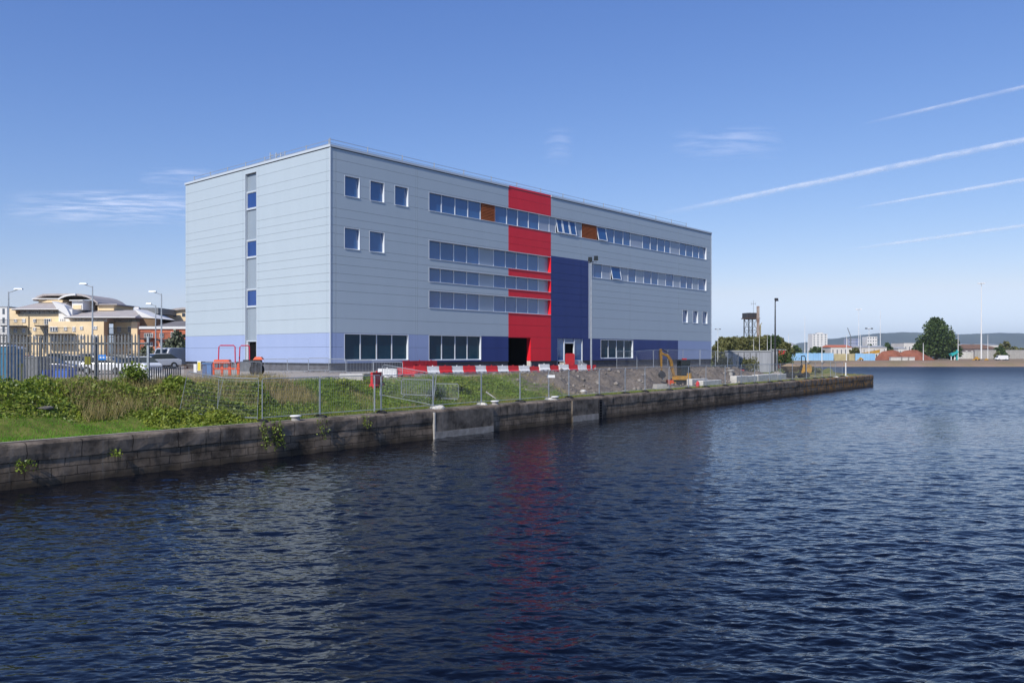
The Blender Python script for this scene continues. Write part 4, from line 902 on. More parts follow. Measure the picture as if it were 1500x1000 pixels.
a_ = QROT
def along(px0, px1, dd): 
    return qa(px0, 0, dd), qa(px1, 0, dd)
def block_row(px0, px1, dd, h, n, labels, mt, rz=0, depth=.75):
    a0, a1 = along(px0, px1, dd); L_ = (a1-a0)/n
    for i in range(n):
        p = qp(a0+L_*i, dd+.06*(i % 2)); g = MB(); g.tbox(.02, L_-.02, 0, depth, 0, h*.93, 0, 0); g.tbox(.02, L_-.02, 0, depth, h*.93, h, .05, .05)
        o = g.build('concrete_block', mt, None, (p[0], p[1], gxy(*p)-.03), QROT+.015*(i % 3-1)); tag(o, labels[i], 'concrete block', 'concrete blocks behind the quay fence')
block_row(1079, 1152, 2.6, .78, 5, ['long concrete block with a rounded left end, first of the long wall of blocks', 'concrete block in the long wall of blocks, second from its left end', 'middle concrete block of the long wall', 'concrete block in the long wall, second from the dumper', 'concrete block of the long wall nearest the dumper'], M_concw)
block_row(1014, 1036, 3.4, .62, 1, ['pale concrete beam lying right of the excavator, the farther of two'], M_concw, depth=.6)
block_row(1030, 1056, 2.2, .58, 1, ['pale concrete beam lying right of the excavator, nearer the quay edge'], M_concw, depth=.6)
p = qp(qa(1022, 0, 1.6), 1.6); g = MB(); g.lathe([(.16,0), (.19,.1), (.17,.42), (.09,.55), (.05,.62)], 10); tag(g.build('gas_bottle', M_redpl, None, (p[0], p[1], gxy(*p))), 'small red gas bottle standing left of the pale concrete beams', 'gas bottle')
p = qp(qa(967, 0, 2.4), 2.4); g = MB(); g.tbox(-.6,.6,-.4,.4,0,.5,.08,.08); tag(g.build('rubble_block', M_conc, None, (p[0], p[1], gxy(*p)-.05), .4), 'grey block of broken concrete left of the excavator tracks', 'rubble')
p = qp(qa(924, 0, 4.4), 4.4); 

# excavator: stands with its boom towards the left of the photo
M_yellowd = mat('worn_yellow', (.32,.175,.035), .55, .4, (.15,.09,.03), 4, 5)
def excavator():
    p = qp(65.2, 5.0); z = gxy(*p)-.02; t = thing('excavator', (p[0], p[1], z), 'yellow tracked mini excavator with black cab and raised folded boom on the earth', 'excavator', .25)
    for y in (-.62, .62):
        g = MB(); pr = [(-.85,.0),(.85,.0),(1.05,.18),(1.05,.32),(.85,.48),(-.85,.48),(-1.05,.32),(-1.05,.18)]; g.prism(pr, y-.17, y+.17); o = g.build('track', M_black, t)
        for q in (-.8, -.4, 0, .4, .8):
            g = MB(); g.lathe([(.14, y-.18), (.14, y+.18)], 10, c=(q, 0, .24), axis='y'); g.build('roller', M_blacksteel, o)
    g = MB(); g.box(-.6,.6,-.44,.44,.3,.6); g.build('undercarriage', M_blacksteel, t)
    g = MB(); g.prism([(-.75,-.7),(.5,-.72),(.85,-.4),(.85,.4),(.5,.72),(-.75,.7)], .62, 1.02, plane='xy'); g.prism([(.15,-.68),(.5,-.68),(.8,-.38),(.8,.38),(.5,.68),(.15,.68)], 1.021, 1.3, plane='xy'); g.build('body', M_yellow, t)
    g = MB(); g.box(-.5, .5, -.66, .3, 1.022, 1.06)
    for x, y in ((-.5,-.66),(.46,-.66),(-.5,.26),(.46,.26)): g.box(x, x+.05, y, y+.05, 1.061, 2.55)
    g.tbox(-.56,.56,-.7,.36,2.551,2.66,.05,.05); cab = g.build('cab', M_blacksteel, t)
    g = MB(); g.box(-.48,.49,-.64,.28,1.07,2.545); g.build('glazing', M_glassblk, cab)
    g = MB(); g.box(-.1,.25,-.4,0,2.665,2.78); g.build('beacon', M_redpl, cab)
    g = MB(); g.box(-1.1,-.7,-.12,.12,.6,.95); g.build('boom_bracket', M_yellow, t)
    def beam(pts, ws, hw, mt, name):
        g = MB()
        for (x0, z0), (x1, z1), w0, w1 in zip(pts, pts[1:], ws, ws[1:]):
            dx, dz = x1-x0, z1-z0; L_ = math.hypot(dx, dz); nx, nz_ = -dz/L_, dx/L_
            g.prism([(x0+nx*w0, z0+nz_*w0), (x1+nx*w1, z1+nz_*w1), (x1-nx*w1, z1-nz_*w1), (x0-nx*w0, z0-nz_*w0)], -hw, hw)
        return g.build(name, mt, t)
    boom = beam([(-.95,.85), (-1.12,1.6), (-1.3,2.5), (-1.65,3.05), (-2.35,3.3)], [.10,.13,.15,.13,.09], .09, M_yellowd, 'boom')
    g = MB(); g.tube([(-1.0,.16,1.0), (-1.5,.16,2.75)], .055, 7); g.tube([(-1.55,0,3.3), (-2.3,0,3.72)], .05, 7); g.build('ram', M_blacksteel, boom)
    arm = beam([(-2.42,3.75), (-2.4,3.25), (-2.36,2.2), (-2.34,1.55)], [.10,.13,.08,.06], .08, M_yellowd, 'arm')
    g = MB(); g.tube([(-2.6,0,3.6), (-2.62,0,2.0)], .045, 7); g.build('ram', M_blacksteel, arm)
    g = MB(); pr = [(-2.34,1.55),(-2.05,1.35),(-1.95,1.0),(-2.2,.78),(-2.55,.9),(-2.62,1.2)]; g.prism(pr, -.24, .24); bk = g.build('bucket', M_blacksteel, t)
    g = MB()
    for q in (-.2,-.07,.07,.2): g.prism([(-2.2,.78),(-2.28,.8),(-2.18,.62)], q-.03, q+.03)
    g.build('tooth', M_galv, bk)
    g = MB(); g.prism([(-1.5,.1),(-1.42,.1),(-1.36,.35),(-1.42,.6),(-1.5,.6)], -.8, .8); g.build('blade', M_orange, t)
    g = MB(); g.tube([(-1.4,-.45,.35),(-.7,-.45,.35)], .05, 6); g.tube([(-1.4,.45,.35),(-.7,.45,.35)], .05, 6); g.build('blade_arm', M_yellow, t)
excavator()
def wheel(g, x, y, z, r, w_, n=18): g.lathe([(r*.55, y-w_/2), (r*.9, y-w_/2), (r, y-w_*.3), (r, y+w_*.3), (r*.9, y+w_/2), (r*.55, y+w_/2)], n, c=(x, 0, z), axis='y')
def put_wheel(t, x, y, z, r, w_, rim=M_galv):
    g = MB(); wheel(g, x, y, z, r, w_); o = g.build('wheel', M_black, t); g = MB(); g.lathe([(r*.5, y-w_*.52), (r*.5, y+w_*.52)], 12, c=(x, 0, z), axis='y'); g.build('rim', rim, o)
def dumper():
    p = qp(95.6, 3.6); t = thing('site_dumper', (p[0], p[1], gxy(*p)-.02), 'yellow site dumper loaded with earth, black roll bar, parked by the quay fence', 'dumper', .12)
    for x in (-1.0, .95):
        for y in (-.78, .78): put_wheel(t, x, y, .45, .45, .36, M_blacksteel)
    g = MB(); g.box(-1.3, 1.5, -.45, .45, .45, .75); g.build('chassis', M_blacksteel, t)
    g = MB(); lo = [(-1.15,-.5),(-.1,-.5),(-.1,.5),(-1.15,.5)]; hi = [(-1.95,-.95),(.1,-.95),(.1,.95),(-1.95,.95)]
    g.mesh([(*q, .85) for q in lo]+[(*q, 1.62) for q in hi], [(0,3,2,1),(0,1,5,4),(1,2,6,5),(2,3,7,6),(3,0,4,7)]); g.build('skip', mat('skip_steel', (.20,.14,.08), .7, .3, (.12,.085,.05), 3, 5), t)
    import bmesh
    bm = bmesh.new(); bmesh.ops.create_grid(bm, x_segments=10, y_segments=10, size=1)
    for v in bm.verts: x, y = v.co.x, v.co.y; v.co = Vector((-.92+x*.98, y*.9, 1.60+.38*(1-x*x)*(1-y*y)+.05*noise.noise(v.co*4)))
    me = bpy.data.meshes.new('load'); bm.to_mesh(me); bm.free(); me.materials.append(M_dirt); o = bpy.data.objects.new('load', me); COL.objects.link(o); o.parent = t
    g = MB(); g.prism([(.55,.75),(1.75,.75),(1.85,1.05),(1.8,1.75),(1.2,1.85),(.75,1.5)], -.5, .5); g.build('engine_cover', M_yellow, t)
    g = MB(); g.tbox(.2,.65,-.28,.28,1.15,1.35,.03,.03); g.prism([(.55,1.351),(.68,1.351),(.76,1.75),(.66,1.75)], -.27,.27); g.build('seat', M_black, t)
    g = MB(); g.tube([(1.0,-.55,.75),(.95,-.55,2.7),(.9,-.4,2.95),(.9,.4,2.95),(.95,.55,2.7),(1.0,.55,.75)], .06, 7); g.build('roll_bar', M_black, t)
    g = MB(); g.tube([(.0,0,1.2),(-.15,0,1.75)], .03, 5); g.lathe([(.19,0),(.2,.02),(.19,.04)], 14, c=(-.15,0,1.75)); g.build('steering_wheel', M_black, t)
dumper()
p = qp(109.2, 1.2); g = MB(); g.tube([(0,0,0),(0,0,1.75)], .09, 8); g.lathe([(.11,1.75),(.11,1.83),(.04,1.86)], 10); g.box(-.25,.25,-.25,.25,-.05,.06); tag(g.build('quay_post', M_white, None, (p[0], p[1], gxy(*p))), 'stout white post standing alone at the tip of the quay', 'post')

# orange plant by the stair doorway: a small site machine with two red hoops
def orange_plant():
    x, y, _ = at(335, 517, 60.5); z = gxy(x, y); t = thing('site_roller', (x, y, z), 'orange site machine with two tall red hoops and black wheels below the dark stair doorway', 'site machine', .12); M_hoop = mat('hoop_red', (.55,.02,.06), .5, .4)
    for x0, w_, y0 in ((-.75, 1.2, 0), (.55, .75, .9)):
        g = MB(); g.tube([(x0,y0,.5),(x0+.06,y0,2.15),(x0+.16,y0,2.25),(x0+w_-.1,y0,2.25),(x0+w_,y0,2.15),(x0+w_+.02,y0,.5)], .045, 7); g.build('hoop', M_hoop, t)
    g = MB()
    for x0 in (-1.15, -.55, .0, .6): g.box(x0, x0+.17, -.1, .07, .0, .95)
    g.box(-1.2, .8, -.13, -.101, .5, .62); g.build('support_leg', M_orange, t)
    g = MB(); g.tbox(-1.05,.15,-.35,.5,.96,1.22,.1,.05); g.build('seat_deck', M_orange, t)
    g = MB(); g.tbox(1.0,2.3,-.2,.6,1.02,1.2,.05,.05); g.build('bonnet', M_black, t)
    g = MB(); g.tbox(1.75,2.45,-.25,.62,1.205,1.42,.15,.1); g.build('cover', M_orange, t)
    put_wheel(t, 1.95, -.1, .46, .46, .34, M_blacksteel); put_wheel(t, 1.95, .75, .46, .46, .34, M_blacksteel)
    g = MB(); g.box(.85,1.6,-.2,.5,.35,1.0); g.build('engine', M_galvdk, t)
orange_plant()
x, y, _ = at(304, 517, 58); g = MB(); g.tbox(-.3,.3,-.3,.3,0,.98,.02,.02); g.box(-.32,.32,-.32,.32,.985,1.08); tag(g.build('waste_bin', mat('bin_blue', (.13,.22,.40), .5, .4), None, (x, y, gxy(x, y)), .2), 'blue grey box bin left of the orange site machine', 'bin')

# ------------------------------------------------------------------ masts and lamp posts
def flood_mast():
    x, y, _ = at(866, 517, 80); z = gxy(x, y); t = thing('floodlight_mast', (x, y, z), 'tall slim galvanised mast with two black floodlights in front of the navy panel corner', 'floodlight mast'); h = 4.9+(517-383)/F*80-z
    g = MB(); g.tube([(0,0,-.2),(0,0,h*.5),(0,0,h)], [.105,.085,.055], 8); g.build('pole', M_galv, t)
    g = MB(); g.tube([(-.3,0,h-.12),(.3,0,h-.05)], .04, 6); g.build('crossarm', M_blacksteel, t)
    for q in (-.1, .46): g = MB(); g.tbox(q-.2,q+.2,-.18,.18,h+.02+q*.2,h+.44+q*.2,.03,.04); g.box(q-.03,q+.03,-.02,.02,h-.08,h+.02); o = g.build('floodlight', M_black, t); g = MB(); g.box(q-.13,q+.13,-.19,-.175,h+.1+q*.2,h+.36+q*.2); g.build('lens', M_glassblk, o)
flood_mast()
def lamp2(px, Y, pytop, label, mt, heads, zb=None, r=.11, name='lamp_post', cat='lamp post'):
    x, y, _ = at(px, 517, Y); zb = zb if zb is not None else 2.0; h = 4.9+(517-pytop)/F*Y-zb; t = thing(name, (x, y, zb), label, cat, 0, 'lamp posts and masts'); 
    g = MB(); g.tube([(0,0,-.3),(0,0,h*.3),(0,0,h)], [r*1.25, r, r*.55], 8); g.build('pole', mt, t)
    for i, (dx, dz, w_, hh, dp) in enumerate(heads):
        g = MB(); g.tube([(0,0,h-.1),(dx,0,h+dz)], r*.45, 5); g.tbox(dx-w_/2,dx+w_/2,-dp/2,dp/2,h+dz-hh*.3,h+dz+hh*.7,w_*.08,dp*.15); g.build('lamp_head', M_blacksteel if mt is M_blacksteel else M_galv, t)
    return t
M_greenish = mat('post_dark', (.10,.10,.10), .5, .4)
lamp2(1135.5, 128, 441, 'dark lamp post with one square black floodlight right of the water tower', M_blacksteel, [(.22, .15, .5, .45, .3), (-.0, .25, .2, .3, .3)], 2.0, .14)
SL_ = lambda px, Y, py, lab, side, mt=M_galv: lamp2(px, Y, py, lab, mt, [(side*.85, .2, .72, .10, .26)], 3.1, .09, 'street_lamp', 'street lamp')
SL_(12.5, 70, 427, 'grey street lamp with arm to the right at the far left edge', 1); SL_(135.5, 78, 419, 'street lamp with a bright head turned left in front of the tan apartments', -1); SL_(236.5, 80, 430, 'street lamp with a bright head turned left just left of the building', -1); SL_(228, 105, 447, 'shorter farther street lamp left of the building', -1)
def tall_mast(px, Y, pytop, label, heads=4, r=.22, zb=2.0, mt=None):
    x, y, _ = at(px, 517, Y); h = 4.9+(517-pytop)/F*Y-zb; t = thing('light_mast', (x, y, zb), label, 'light mast', 0, 'lamp posts and masts'); mt = mt or M_white
    g = MB(); g.tube([(0,0,-.3),(0,0,h*.35),(0,0,h)], [r*1.2, r, r*.4], 8); g.build('pole', mt, t)
    if heads:
        q = .9 if Y > 300 else .3; g = MB(); g.lathe([(.2*q,h-.2*q),(.9*q,h-.1*q),(.9*q,h+.05*q),(.2*q,h+.1*q)], 10); g.build('head_frame', mt, t)
        for k in range(heads): th = k*2*math.pi/heads+.3; g = MB(); cx_, cy_ = 1.5*q*math.cos(th), 1.5*q*math.sin(th); g.tbox(cx_-.45*q,cx_+.45*q,cy_-.35*q,cy_+.35*q,h-.25*q,h+.25*q,.1*q,.1*q); g.tube([(0,0,h),(cx_,cy_,h)], .07*q, 5); g.build('lamp_head', M_white if heads > 2 else M_blacksteel, t)
tall_mast(1437.5, 420, 415, 'tallest white light mast, standing on the far shore right of the big tree', 6, .32)
for px, Y, py, n, lab in ((1258, 420, 453, 4, 'tall thin light mast above the blue hoarding, left of the taller thin one'), (1289.5, 420, 455, 0, 'thin dark tall mast left of the red gravel heap'), (1273, 330, 481, 2, 'shorter light mast with twin dark heads above the blue hoarding'), (1179, 400, 463, 0, 'thin tall mast behind the dumper skip'), (1051.5, 150, 482, 2, 'short mast with twin heads just right of the office building'),
        (1155, 300, 489, 0, 'short white pole left of the dumper'), (1183.5, 300, 495, 0, 'short white pole behind the roll bar of the dumper'), (1204, 300, 500, 0, 'short white pole in front of the white tower block'), (1240, 320, 490, 0, 'white pole left of the distant office towers'), (1260.5, 330, 489, 0, 'white pole right of the distant office towers'), (1403.5, 360, 488, 0, 'pale pole at the right edge of the big tree'), (1352.5, 330, 502, 0, 'short pale pole in front of the big tree'), (1447, 420, 490, 0, 'thin pale pole right of the tallest mast'),
        (1112.5, 140, 490, 0, 'white pole in front of the tree belt right of the water tower'), (1124, 140, 490, 0, 'thin pole in the tree belt, middle of the three beside the dark lamp post'), (1129.5, 138, 488, 0, 'white pole just left of the dark lamp post'), (1104, 140, 496, 0, 'thin pale pole directly below the water tower')):
    tall_mast(px, Y, py, lab, n, .055 if Y < 200 else .16, 2.0)

# ------------------------------------------------------------------ water tower
def water_tower():
    Y = 240; x, y, _ = at(1099.5, 517, Y); t = thing('water_tower', (x, y, 2.0), 'old dark water tank on a cross braced steel tower beside a brick chimney', 'water tower', .25); k = Y/F
    zt0, zt1 = 4.9+(517-467)*k-2, 4.9+(517-458.5)*k-2; w_ = 9.0*k
    g = MB()
    for sx in (-1, 1):
        for sy in (-1, 1): g.box(sx*w_*.75-.11, sx*w_*.75+.11, sy*w_*.75-.11, sy*w_*.75+.11, 0, zt0)
    g.build('leg', M_blacksteel, t)
    g = MB(); n = 4
    for i in range(n):
        za, zb_ = zt0*i/n, zt0*(i+1)/n; q = w_*.75
        for s in (-1, 1):
            g.tube([(-q,s*q,za),(q,s*q,zb_)], .045, 4); g.tube([(q,s*q,za),(-q,s*q,zb_)], .045, 4); g.tube([(s*q,-q,za),(s*q,q,zb_)], .045, 4); g.tube([(s*q,q,za),(s*q,-q,zb_)], .045, 4)
            g.tube([(-q,s*q,zb_-.1),(q,s*q,zb_-.1)], .07, 4); g.tube([(s*q,-q,zb_-.1),(s*q,q,zb_-.1)], .07, 4)
    g.build('bracing', M_blacksteel, t)
    g = MB(); g.box(-w_*1.1,w_*1.1,-w_*1.1,w_*1.1,zt0,zt0+.25); g.build('platform', mat('rust_steel', (.10,.065,.05), .8, .2), t)
    g = MB(); g.box(-w_*.97,w_*.97,-w_*.97,w_*.97,zt0+.26,zt1); tk = g.build('tank', mat('tank_dark', (.035,.04,.055), .6, .3, (.06,.055,.055), 1, 5), t)
    g = MB()
    for i in range(7): q = -w_+2*w_*i/6; g.box(q*.96-.03,q*.96+.03,-w_*1.0,-w_*.971,zt0+.27,zt1-.02)
    g.build('rib', M_blacksteel, tk)
    M_ch = mat('chimney_brick', (.22,.13,.10), .9, .1, (.45,.38,.33), .5, 4); xc = 5.3*k; zc = 4.9+(517-449)*k-2
    g = MB(); g.box(xc-.3, xc+.3, -w_*1.45, -w_*1.13, 0, zc); g.build('chimney', M_ch, t)
    za = 4.9+(517-440.5)*k-2; g = MB(); g.tube([(2*k,-w_*.5,zt1),(2*k,-w_*.5,za)], .04, 5)
    for q in (-5, 0, 5): g.tube([(2*k+q*k*.7,-w_*.5,za-1.3),(2*k+q*k*.7,-w_*.5,za-.5)], .025, 4)
    g.tube([(2*k-4*k,-w_*.5,za-.9),(2*k+4*k,-w_*.5,za-.9)], .05, 4); g.build('aerial', M_galvdk, t)
    g = MB(); g.tube([(9*k,-w_*1.2,zt0*.2),(9*k,-w_*1.2,zt0*.85)], .3, 6); g.tube([(9*k,-w_*1.2,zt0*.85),(12*k,-w_*1.2,zt0*.9)], .12, 5); g.build('side_mast', mat('mast_ochre', (.30,.26,.14), .8, .2), t)
water_tower()

# ------------------------------------------------------------------ trees
specs = [(1046, 165, 4.6, 3.0), (1057, 185, 7.3, 3.3), (1068, 175, 7.2, 3.2), (1078, 190, 7.6, 3.4), (1089, 180, 7.3, 3.2), (1101, 195, 7.9, 3.5), (1113, 185, 7.4, 3.2), (1123, 195, 8.2, 3.2), (1132, 185, 7.9, 3.2), (1141, 190, 7.7, 3.3), (1149, 180, 6.0, 2.6)]
tl = ['low bushy tree against the right corner of the office building', 'thin stemmed olive tree, second right from the office building', 'thin stemmed olive tree left of the twin headed mast line', 'olive tree just left of the water tower legs', 'olive tree directly under the left of the water tower', 'olive tree under the right of the water tower', 'olive tree between the water tower and the dark lamp post', 'green tree just left of the dark lamp post', 'green tree directly behind the dark lamp post', 'green tree right of the dark lamp post', 'rounded green tree at the right end of the tree belt']
for i, (px, Y, h, r) in enumerate(specs):
    x, y, _ = at(px, 517, Y); tree('belt_tree', tl[i], (x, y, 1.9), h*.88, r*.9, M_treeB if i != 8 else M_treeA, 1300, .36, M_barkp, 12, group='trees in the belt right of the office', base=.22, shape=.95, seed=i)
x, y, _ = at(1371, 517, 372); tree('broadleaf_tree', 'big round dark green tree rising above the far shore sheds', (x, y, 2.0), 18.6, 7.8, M_treeA, 8000, .62, M_bark, 34, base=.04, shape=1.12, seed=40)
x, y, _ = at(1393, 517, 380); tree('broadleaf_tree', 'lower dark tree joined to the right flank of the big round tree', (x, y, 2.0), 10.5, 4.6, M_treeA, 2500, .7, base=.04, seed=41)
x, y, _ = at(1350, 517, 385); tree('broadleaf_tree', 'low dark tree at the left foot of the big round tree', (x, y, 2.0), 9.0, 4.0, M_treeA, 2200, .7, base=.04, seed=42)
for i, (px, Y, h, r, lab, mt) in enumerate(((1473, 430, 9.0, 4.2, 'olive tree behind the far shore wall at the right edge', M_treeB), (1465, 420, 6.5, 3.0, 'dark tree left of the olive one at the right edge', M_treeA), (1461, 330, 2.9, 1.4, 'small bush left of the white vehicle on the far shore', M_treeB), (1473, 330, 2.6, 1.2, 'small dark bush right of the white vehicle on the far shore', M_treeA), (1274, 430, 7.0, 4.0, 'round green tree in front of the distant white block', M_treeA), (1300, 430, 8.0, 4.0, 'dark green tree right of the white shed', M_treeA), (1165, 420, 6.5, 4.0, 'green tree above the left end of the blue hoarding', M_treeA), (1193, 430, 6.0, 4.2, 'green tree in front of the white tower block', M_treeA), (1200, 425, 5.6, 3.5, 'green tree right in front of the white tower block', M_treeA), (1253, 400, 5.0, 3.6, 'scrubby tree left of the yellow machinery', M_treeB), (1485, 450, 6.0, 4.0, 'scrubby tree above the dark parked cars at the right edge', M_treeB), (1496, 440, 5.2, 4.0, 'low scrub tree at the very right edge of the far shore', M_treeB))):
    x, y, _ = at(px, 517, Y); tree('far_tree', lab, (x, y, 2.0), h, r, mt, 700, .8, M_bark, 9, group='trees on the far shore', base=.06, seed=60+i)
def site_shrub(px, Y, r, h, lab, mt): 
    x, y, _ = at(px, 517, Y); a, d = ad(x, y); o = shrub(lab, a, d, r, h, 700, mt, .2, 'bushes behind the site'); o.location = (x, y, 1.9)
for args in ((1098, 128, 2.0, 2.4, 'brown green bush in front of the grey sheeted gate', M_treeB), (1148, 135, 2.2, 3.0, 'dark bush right of the grey sheeted gate', M_treeA), (1055, 125, 2.0, 2.2, 'brown bush at the right foot of the office building', M_treeB), (1142, 150, 2.4, 3.4, 'green bush behind the dark lamp post', M_treeB), (1195, 122, 1.0, .8, 'low olive bush on the quay right of the dumper', M_treeB)): site_shrub(*args)

# sheds, gate and clutter right of the office
M_sheet = mat('grey_sheeting', (.36,.37,.40), .6, .4, (.28,.29,.32), .8, 4, stretch=(6, 6, .3)); M_pale = mat('pale_render', (.62,.60,.56), .8, .2, (.54,.52,.49), .5, 4); M_brickr = mat('red_brick', (.55,.18,.10), .85, .2, (.46,.14,.08), 1.5, 6)
M_slate = mat('slate_roof', (.38,.345,.33), .8, .2, (.44,.40,.38), .8, 5); M_winfar = mat('far_window', (.06,.08,.11), .15, .5, (.10,.12,.15), .5, 2)
def boxb(name, label, cat, px0, px1, Y, py0, py1, depth, mt, roof=None, extra=None, grp=None, zb=None, win=None):
    """a block seen front on: walls, a roof and a few openings"""
    a, b = at(px0, py1, Y), at(px1, py0, Y); x0 = (a[0]+b[0])/2; w_ = (b[0]-a[0])/2; z0 = zb if zb is not None else min(a[2], 2.0); h = b[2]-z0
    t = thing(name, (x0, Y, z0), label, cat, 0, grp); rh = roof[1] if roof else 0
    g = MB(); g.box(-w_, w_, 0, depth, 0, h-rh); g.build('wall', mt, t)
    if roof:
        g = MB(); k = roof[2] if len(roof) > 2 else .03; e = .3
        g.mesh([(-w_-e,-e,h-rh+.01),(w_+e,-e,h-rh+.01),(w_+e,depth+e,h-rh+.01),(-w_-e,depth+e,h-rh+.01),(-w_*(1-k),depth*.5,h),(w_*(1-k),depth*.5,h)], [(0,1,5,4),(2,3,4,5),(1,2,5),(3,0,4),(0,3,2,1)]); g.build('roof', roof[0], t)
    else: g = MB(); g.box(-w_-.1, w_+.1, -.1, depth+.1, h-rh+.001, h-rh+.2); g.build('roof', M_roof, t)
    if win:
        n, m_, wf, hf, wm = win
        for j in range(m_):
            for i in range(n):
                cx_ = -w_+2*w_*(i+.5)/n; cz = (h-rh)*(j+.55)/m_; ww = w_/n*wf; hh = (h-rh)/m_*hf*.5; g = MB(); g.box(cx_-ww, cx_+ww, -.06, -.002, cz-hh, cz+hh); o = g.build('window', wm, t)
    return t
boxb('site_gate', 'grey corrugated sheet gate panel beyond the earth bank', 'gate', 1113, 1129, 126, 515, 545, .25, M_sheet)
boxb('container', 'long low pale container behind the bushes left of the sheet gate', 'container', 1068, 1112, 131, 515, 543, 2.4, M_sheet, win=(5, 1, .15, .8, M_galvdk))
boxb('site_cabin', 'narrow grey upright cabin right of the sheet gate, behind the dark lamp post', 'cabin', 1132, 1139.5, 130, 513, 545, 1.2, M_sheet, win=(1, 1, .5, .5, M_galvdk))
boxb('container', 'small faded red container top behind the bushes right of the grey cabin', 'container', 1141, 1151, 160, 513, 530, 2.4, M_redpl, win=(3, 1, .1, .8, M_brown))
place_road(1066, 110, .2, M_redpl, 'red plastic barrier at the foot of the bushes right of the office corner', 1.0, .7, 2.0); place_road(1080, 112, .2, M_redpl, 'second red plastic barrier at the foot of the bushes beside the dark bike', 1.0, .7, 1.95)
def trough(px, Y, lab):
    x, y, _ = at(px, 517, Y); g = MB(); g.lathe([(.25,0),(.28,.8),(.42,.82),(.42,.98),(.3,1.0)], 12); tag(g.build('pipe_stub', M_conc, None, (x, y, gxy(x, y))), lab, 'pipe')
trough(1070.5, 101, 'upright grey capped pipe stub on the earth right of the concrete beams')
# ------------------------------------------------------------------ far shore
M_hoard = mat('hoarding_blue', (.30,.52,.72), .6, .3, (.24,.45,.68), .25, 4); M_hoardy = mat('fence_tan', (.50,.44,.26), .8, .2, (.42,.36,.2), .6, 4)
M_gravel = mat('red_gravel', (.31,.12,.075), .95, .1, (.22,.085,.055), .5, 8, bump=.35, bscale=1.2)
def hoarding(name, label, px0, px1, Y, py0, mt, n, cat='hoarding'):
    a, b = at(px0, 530, Y), at(px1, py0, Y); t = thing(name, (a[0], Y, 1.9), label, cat); L_ = b[0]-a[0]; h = b[2]-1.9
    g = MB()
    for i in range(n): g.box(L_*i/n+.02, L_*(i+1)/n-.02, .03*(i % 2), .03*(i % 2)+.05, 0, h+.05*math.sin(i*3.3))
    g.build('panel', mt, t); g = MB()
    for i in range(n+1): g.box(L_*i/n-.06, L_*i/n+.06, .1, .22, 0, h-.2)
    g.build('post', M_galvdk, t); return t
hoarding('site_hoarding', 'long pale blue hoarding on the far shore behind the dumper', 1147, 1221, 322, 517, M_hoard, 20); hoarding('site_hoarding', 'shorter pale blue hoarding on the far shore left of the red gravel heap', 1253, 1282, 322, 517.5, M_hoard, 8)
hoarding('palette_fence', 'tan slatted fence between the two pale blue hoardings', 1222, 1252, 324, 518, M_hoardy, 26, 'fence')
def heap(name, label, pxs, Y, mt):
    """a heap of loose gravel: conical ridges at the angle of repose"""
    cs = [at(px, py, Y) for px, py in pxs]; x0, x1 = cs[0][0], cs[-1][0]; nx, ny = 70, 26; dep = 16; VV = []
    for j in range(ny):
        v = j/(ny-1)*2-1
        for i in range(nx):
            x = x0+(x1-x0)*i/(nx-1); h = np.interp(x, [c[0] for c in cs], [c[2]-2.0 for c in cs]); z = max(0, h-abs(v)*dep*.34*1.0) if h > 0 else 0
            VV.append((x-x0, v*dep/2, z+.18*noise.noise((x*.5, v*6, 1))*(z > .05)))
    idx = np.arange(nx*ny).reshape(ny, nx); FF = np.stack([idx[:-1,:-1],idx[:-1,1:],idx[1:,1:],idx[1:,:-1]],-1).reshape(-1,4)
    o = raw(name, np.array(VV), FF, mt, True); o.location = (x0, Y+dep/2, 2.0); return tag(o, label, 'gravel heap')
heap('gravel_heap', 'big red gravel heap with two flat tops on the far shore below the tree', [(1290, 527.5), (1293, 527), (1305, 514), (1320, 511.5), (1327, 513), (1332, 515.5), (1340, 512.5), (1350, 511.5), (1357, 511.5), (1372, 520), (1384, 526.5), (1390, 527.5)], 330, M_gravel)
def bay(px0, px1, lab): boxb('storage_bay', lab, 'concrete block', px0, px1, 326, 523.5, 527.5, 1.4, M_concw)
bay(1305, 1320, 'pale concrete bay wall at the left foot of the red gravel heap'); bay(1322, 1330, 'short pale concrete bay wall in the middle foot of the red gravel heap'); bay(1332, 1340, 'pale concrete bay wall right of the middle of the red gravel heap')
boxb('tower_block', 'white distant tower block with rows of windows', 'tower block', 1190, 1212, 1400, 489, 512, 20, mat('white_render', (.70,.69,.66), .8, .2), win=(4, 9, .38, .45, M_winfar))
boxb('lift_house', 'lift house on the roof of the white tower block', 'lift house', 1197, 1206, 1404, 487, 489.1, 8, mat('white_render', (.7,.69,.66)), zb=4.9+28*1400/F)
boxb('office_tower', 'distant blue grey banded office tower', 'office tower', 1243, 1259, 1300, 496, 512, 18, mat('banded_blue', (.22,.26,.42), .5, .4, (.5,.5,.52), .12, 0, stretch=(1, 1, .05)), win=(6, 5, .4, .5, M_winfar))
boxb('office_tower', 'distant stepped white block behind the round green tree', 'office tower', 1270, 1285, 1300, 493, 512, 18, MATS['white_render'], win=(4, 6, .4, .5, M_winfar))
boxb('shed', 'long white shed with several windows right of the yellow machinery', 'shed', 1262, 1299, 410, 506, 519, 14, M_pale, (M_roof, .9), win=(5, 1, .12, .6, M_winfar))
boxb('shed', 'white shed with a red roof behind the tan fence', 'shed', 1217, 1248, 420, 505, 519, 14, M_pale, (M_brickr, 1.2), win=(5, 1, .2, .5, M_winfar))
boxb('warehouse', 'low cream warehouse between the tree belt and the white tower block', 'warehouse', 1152, 1168, 700, 501, 512, 30, M_pale, (M_roof, 2.5), win=(4, 1, .2, .4, M_winfar))
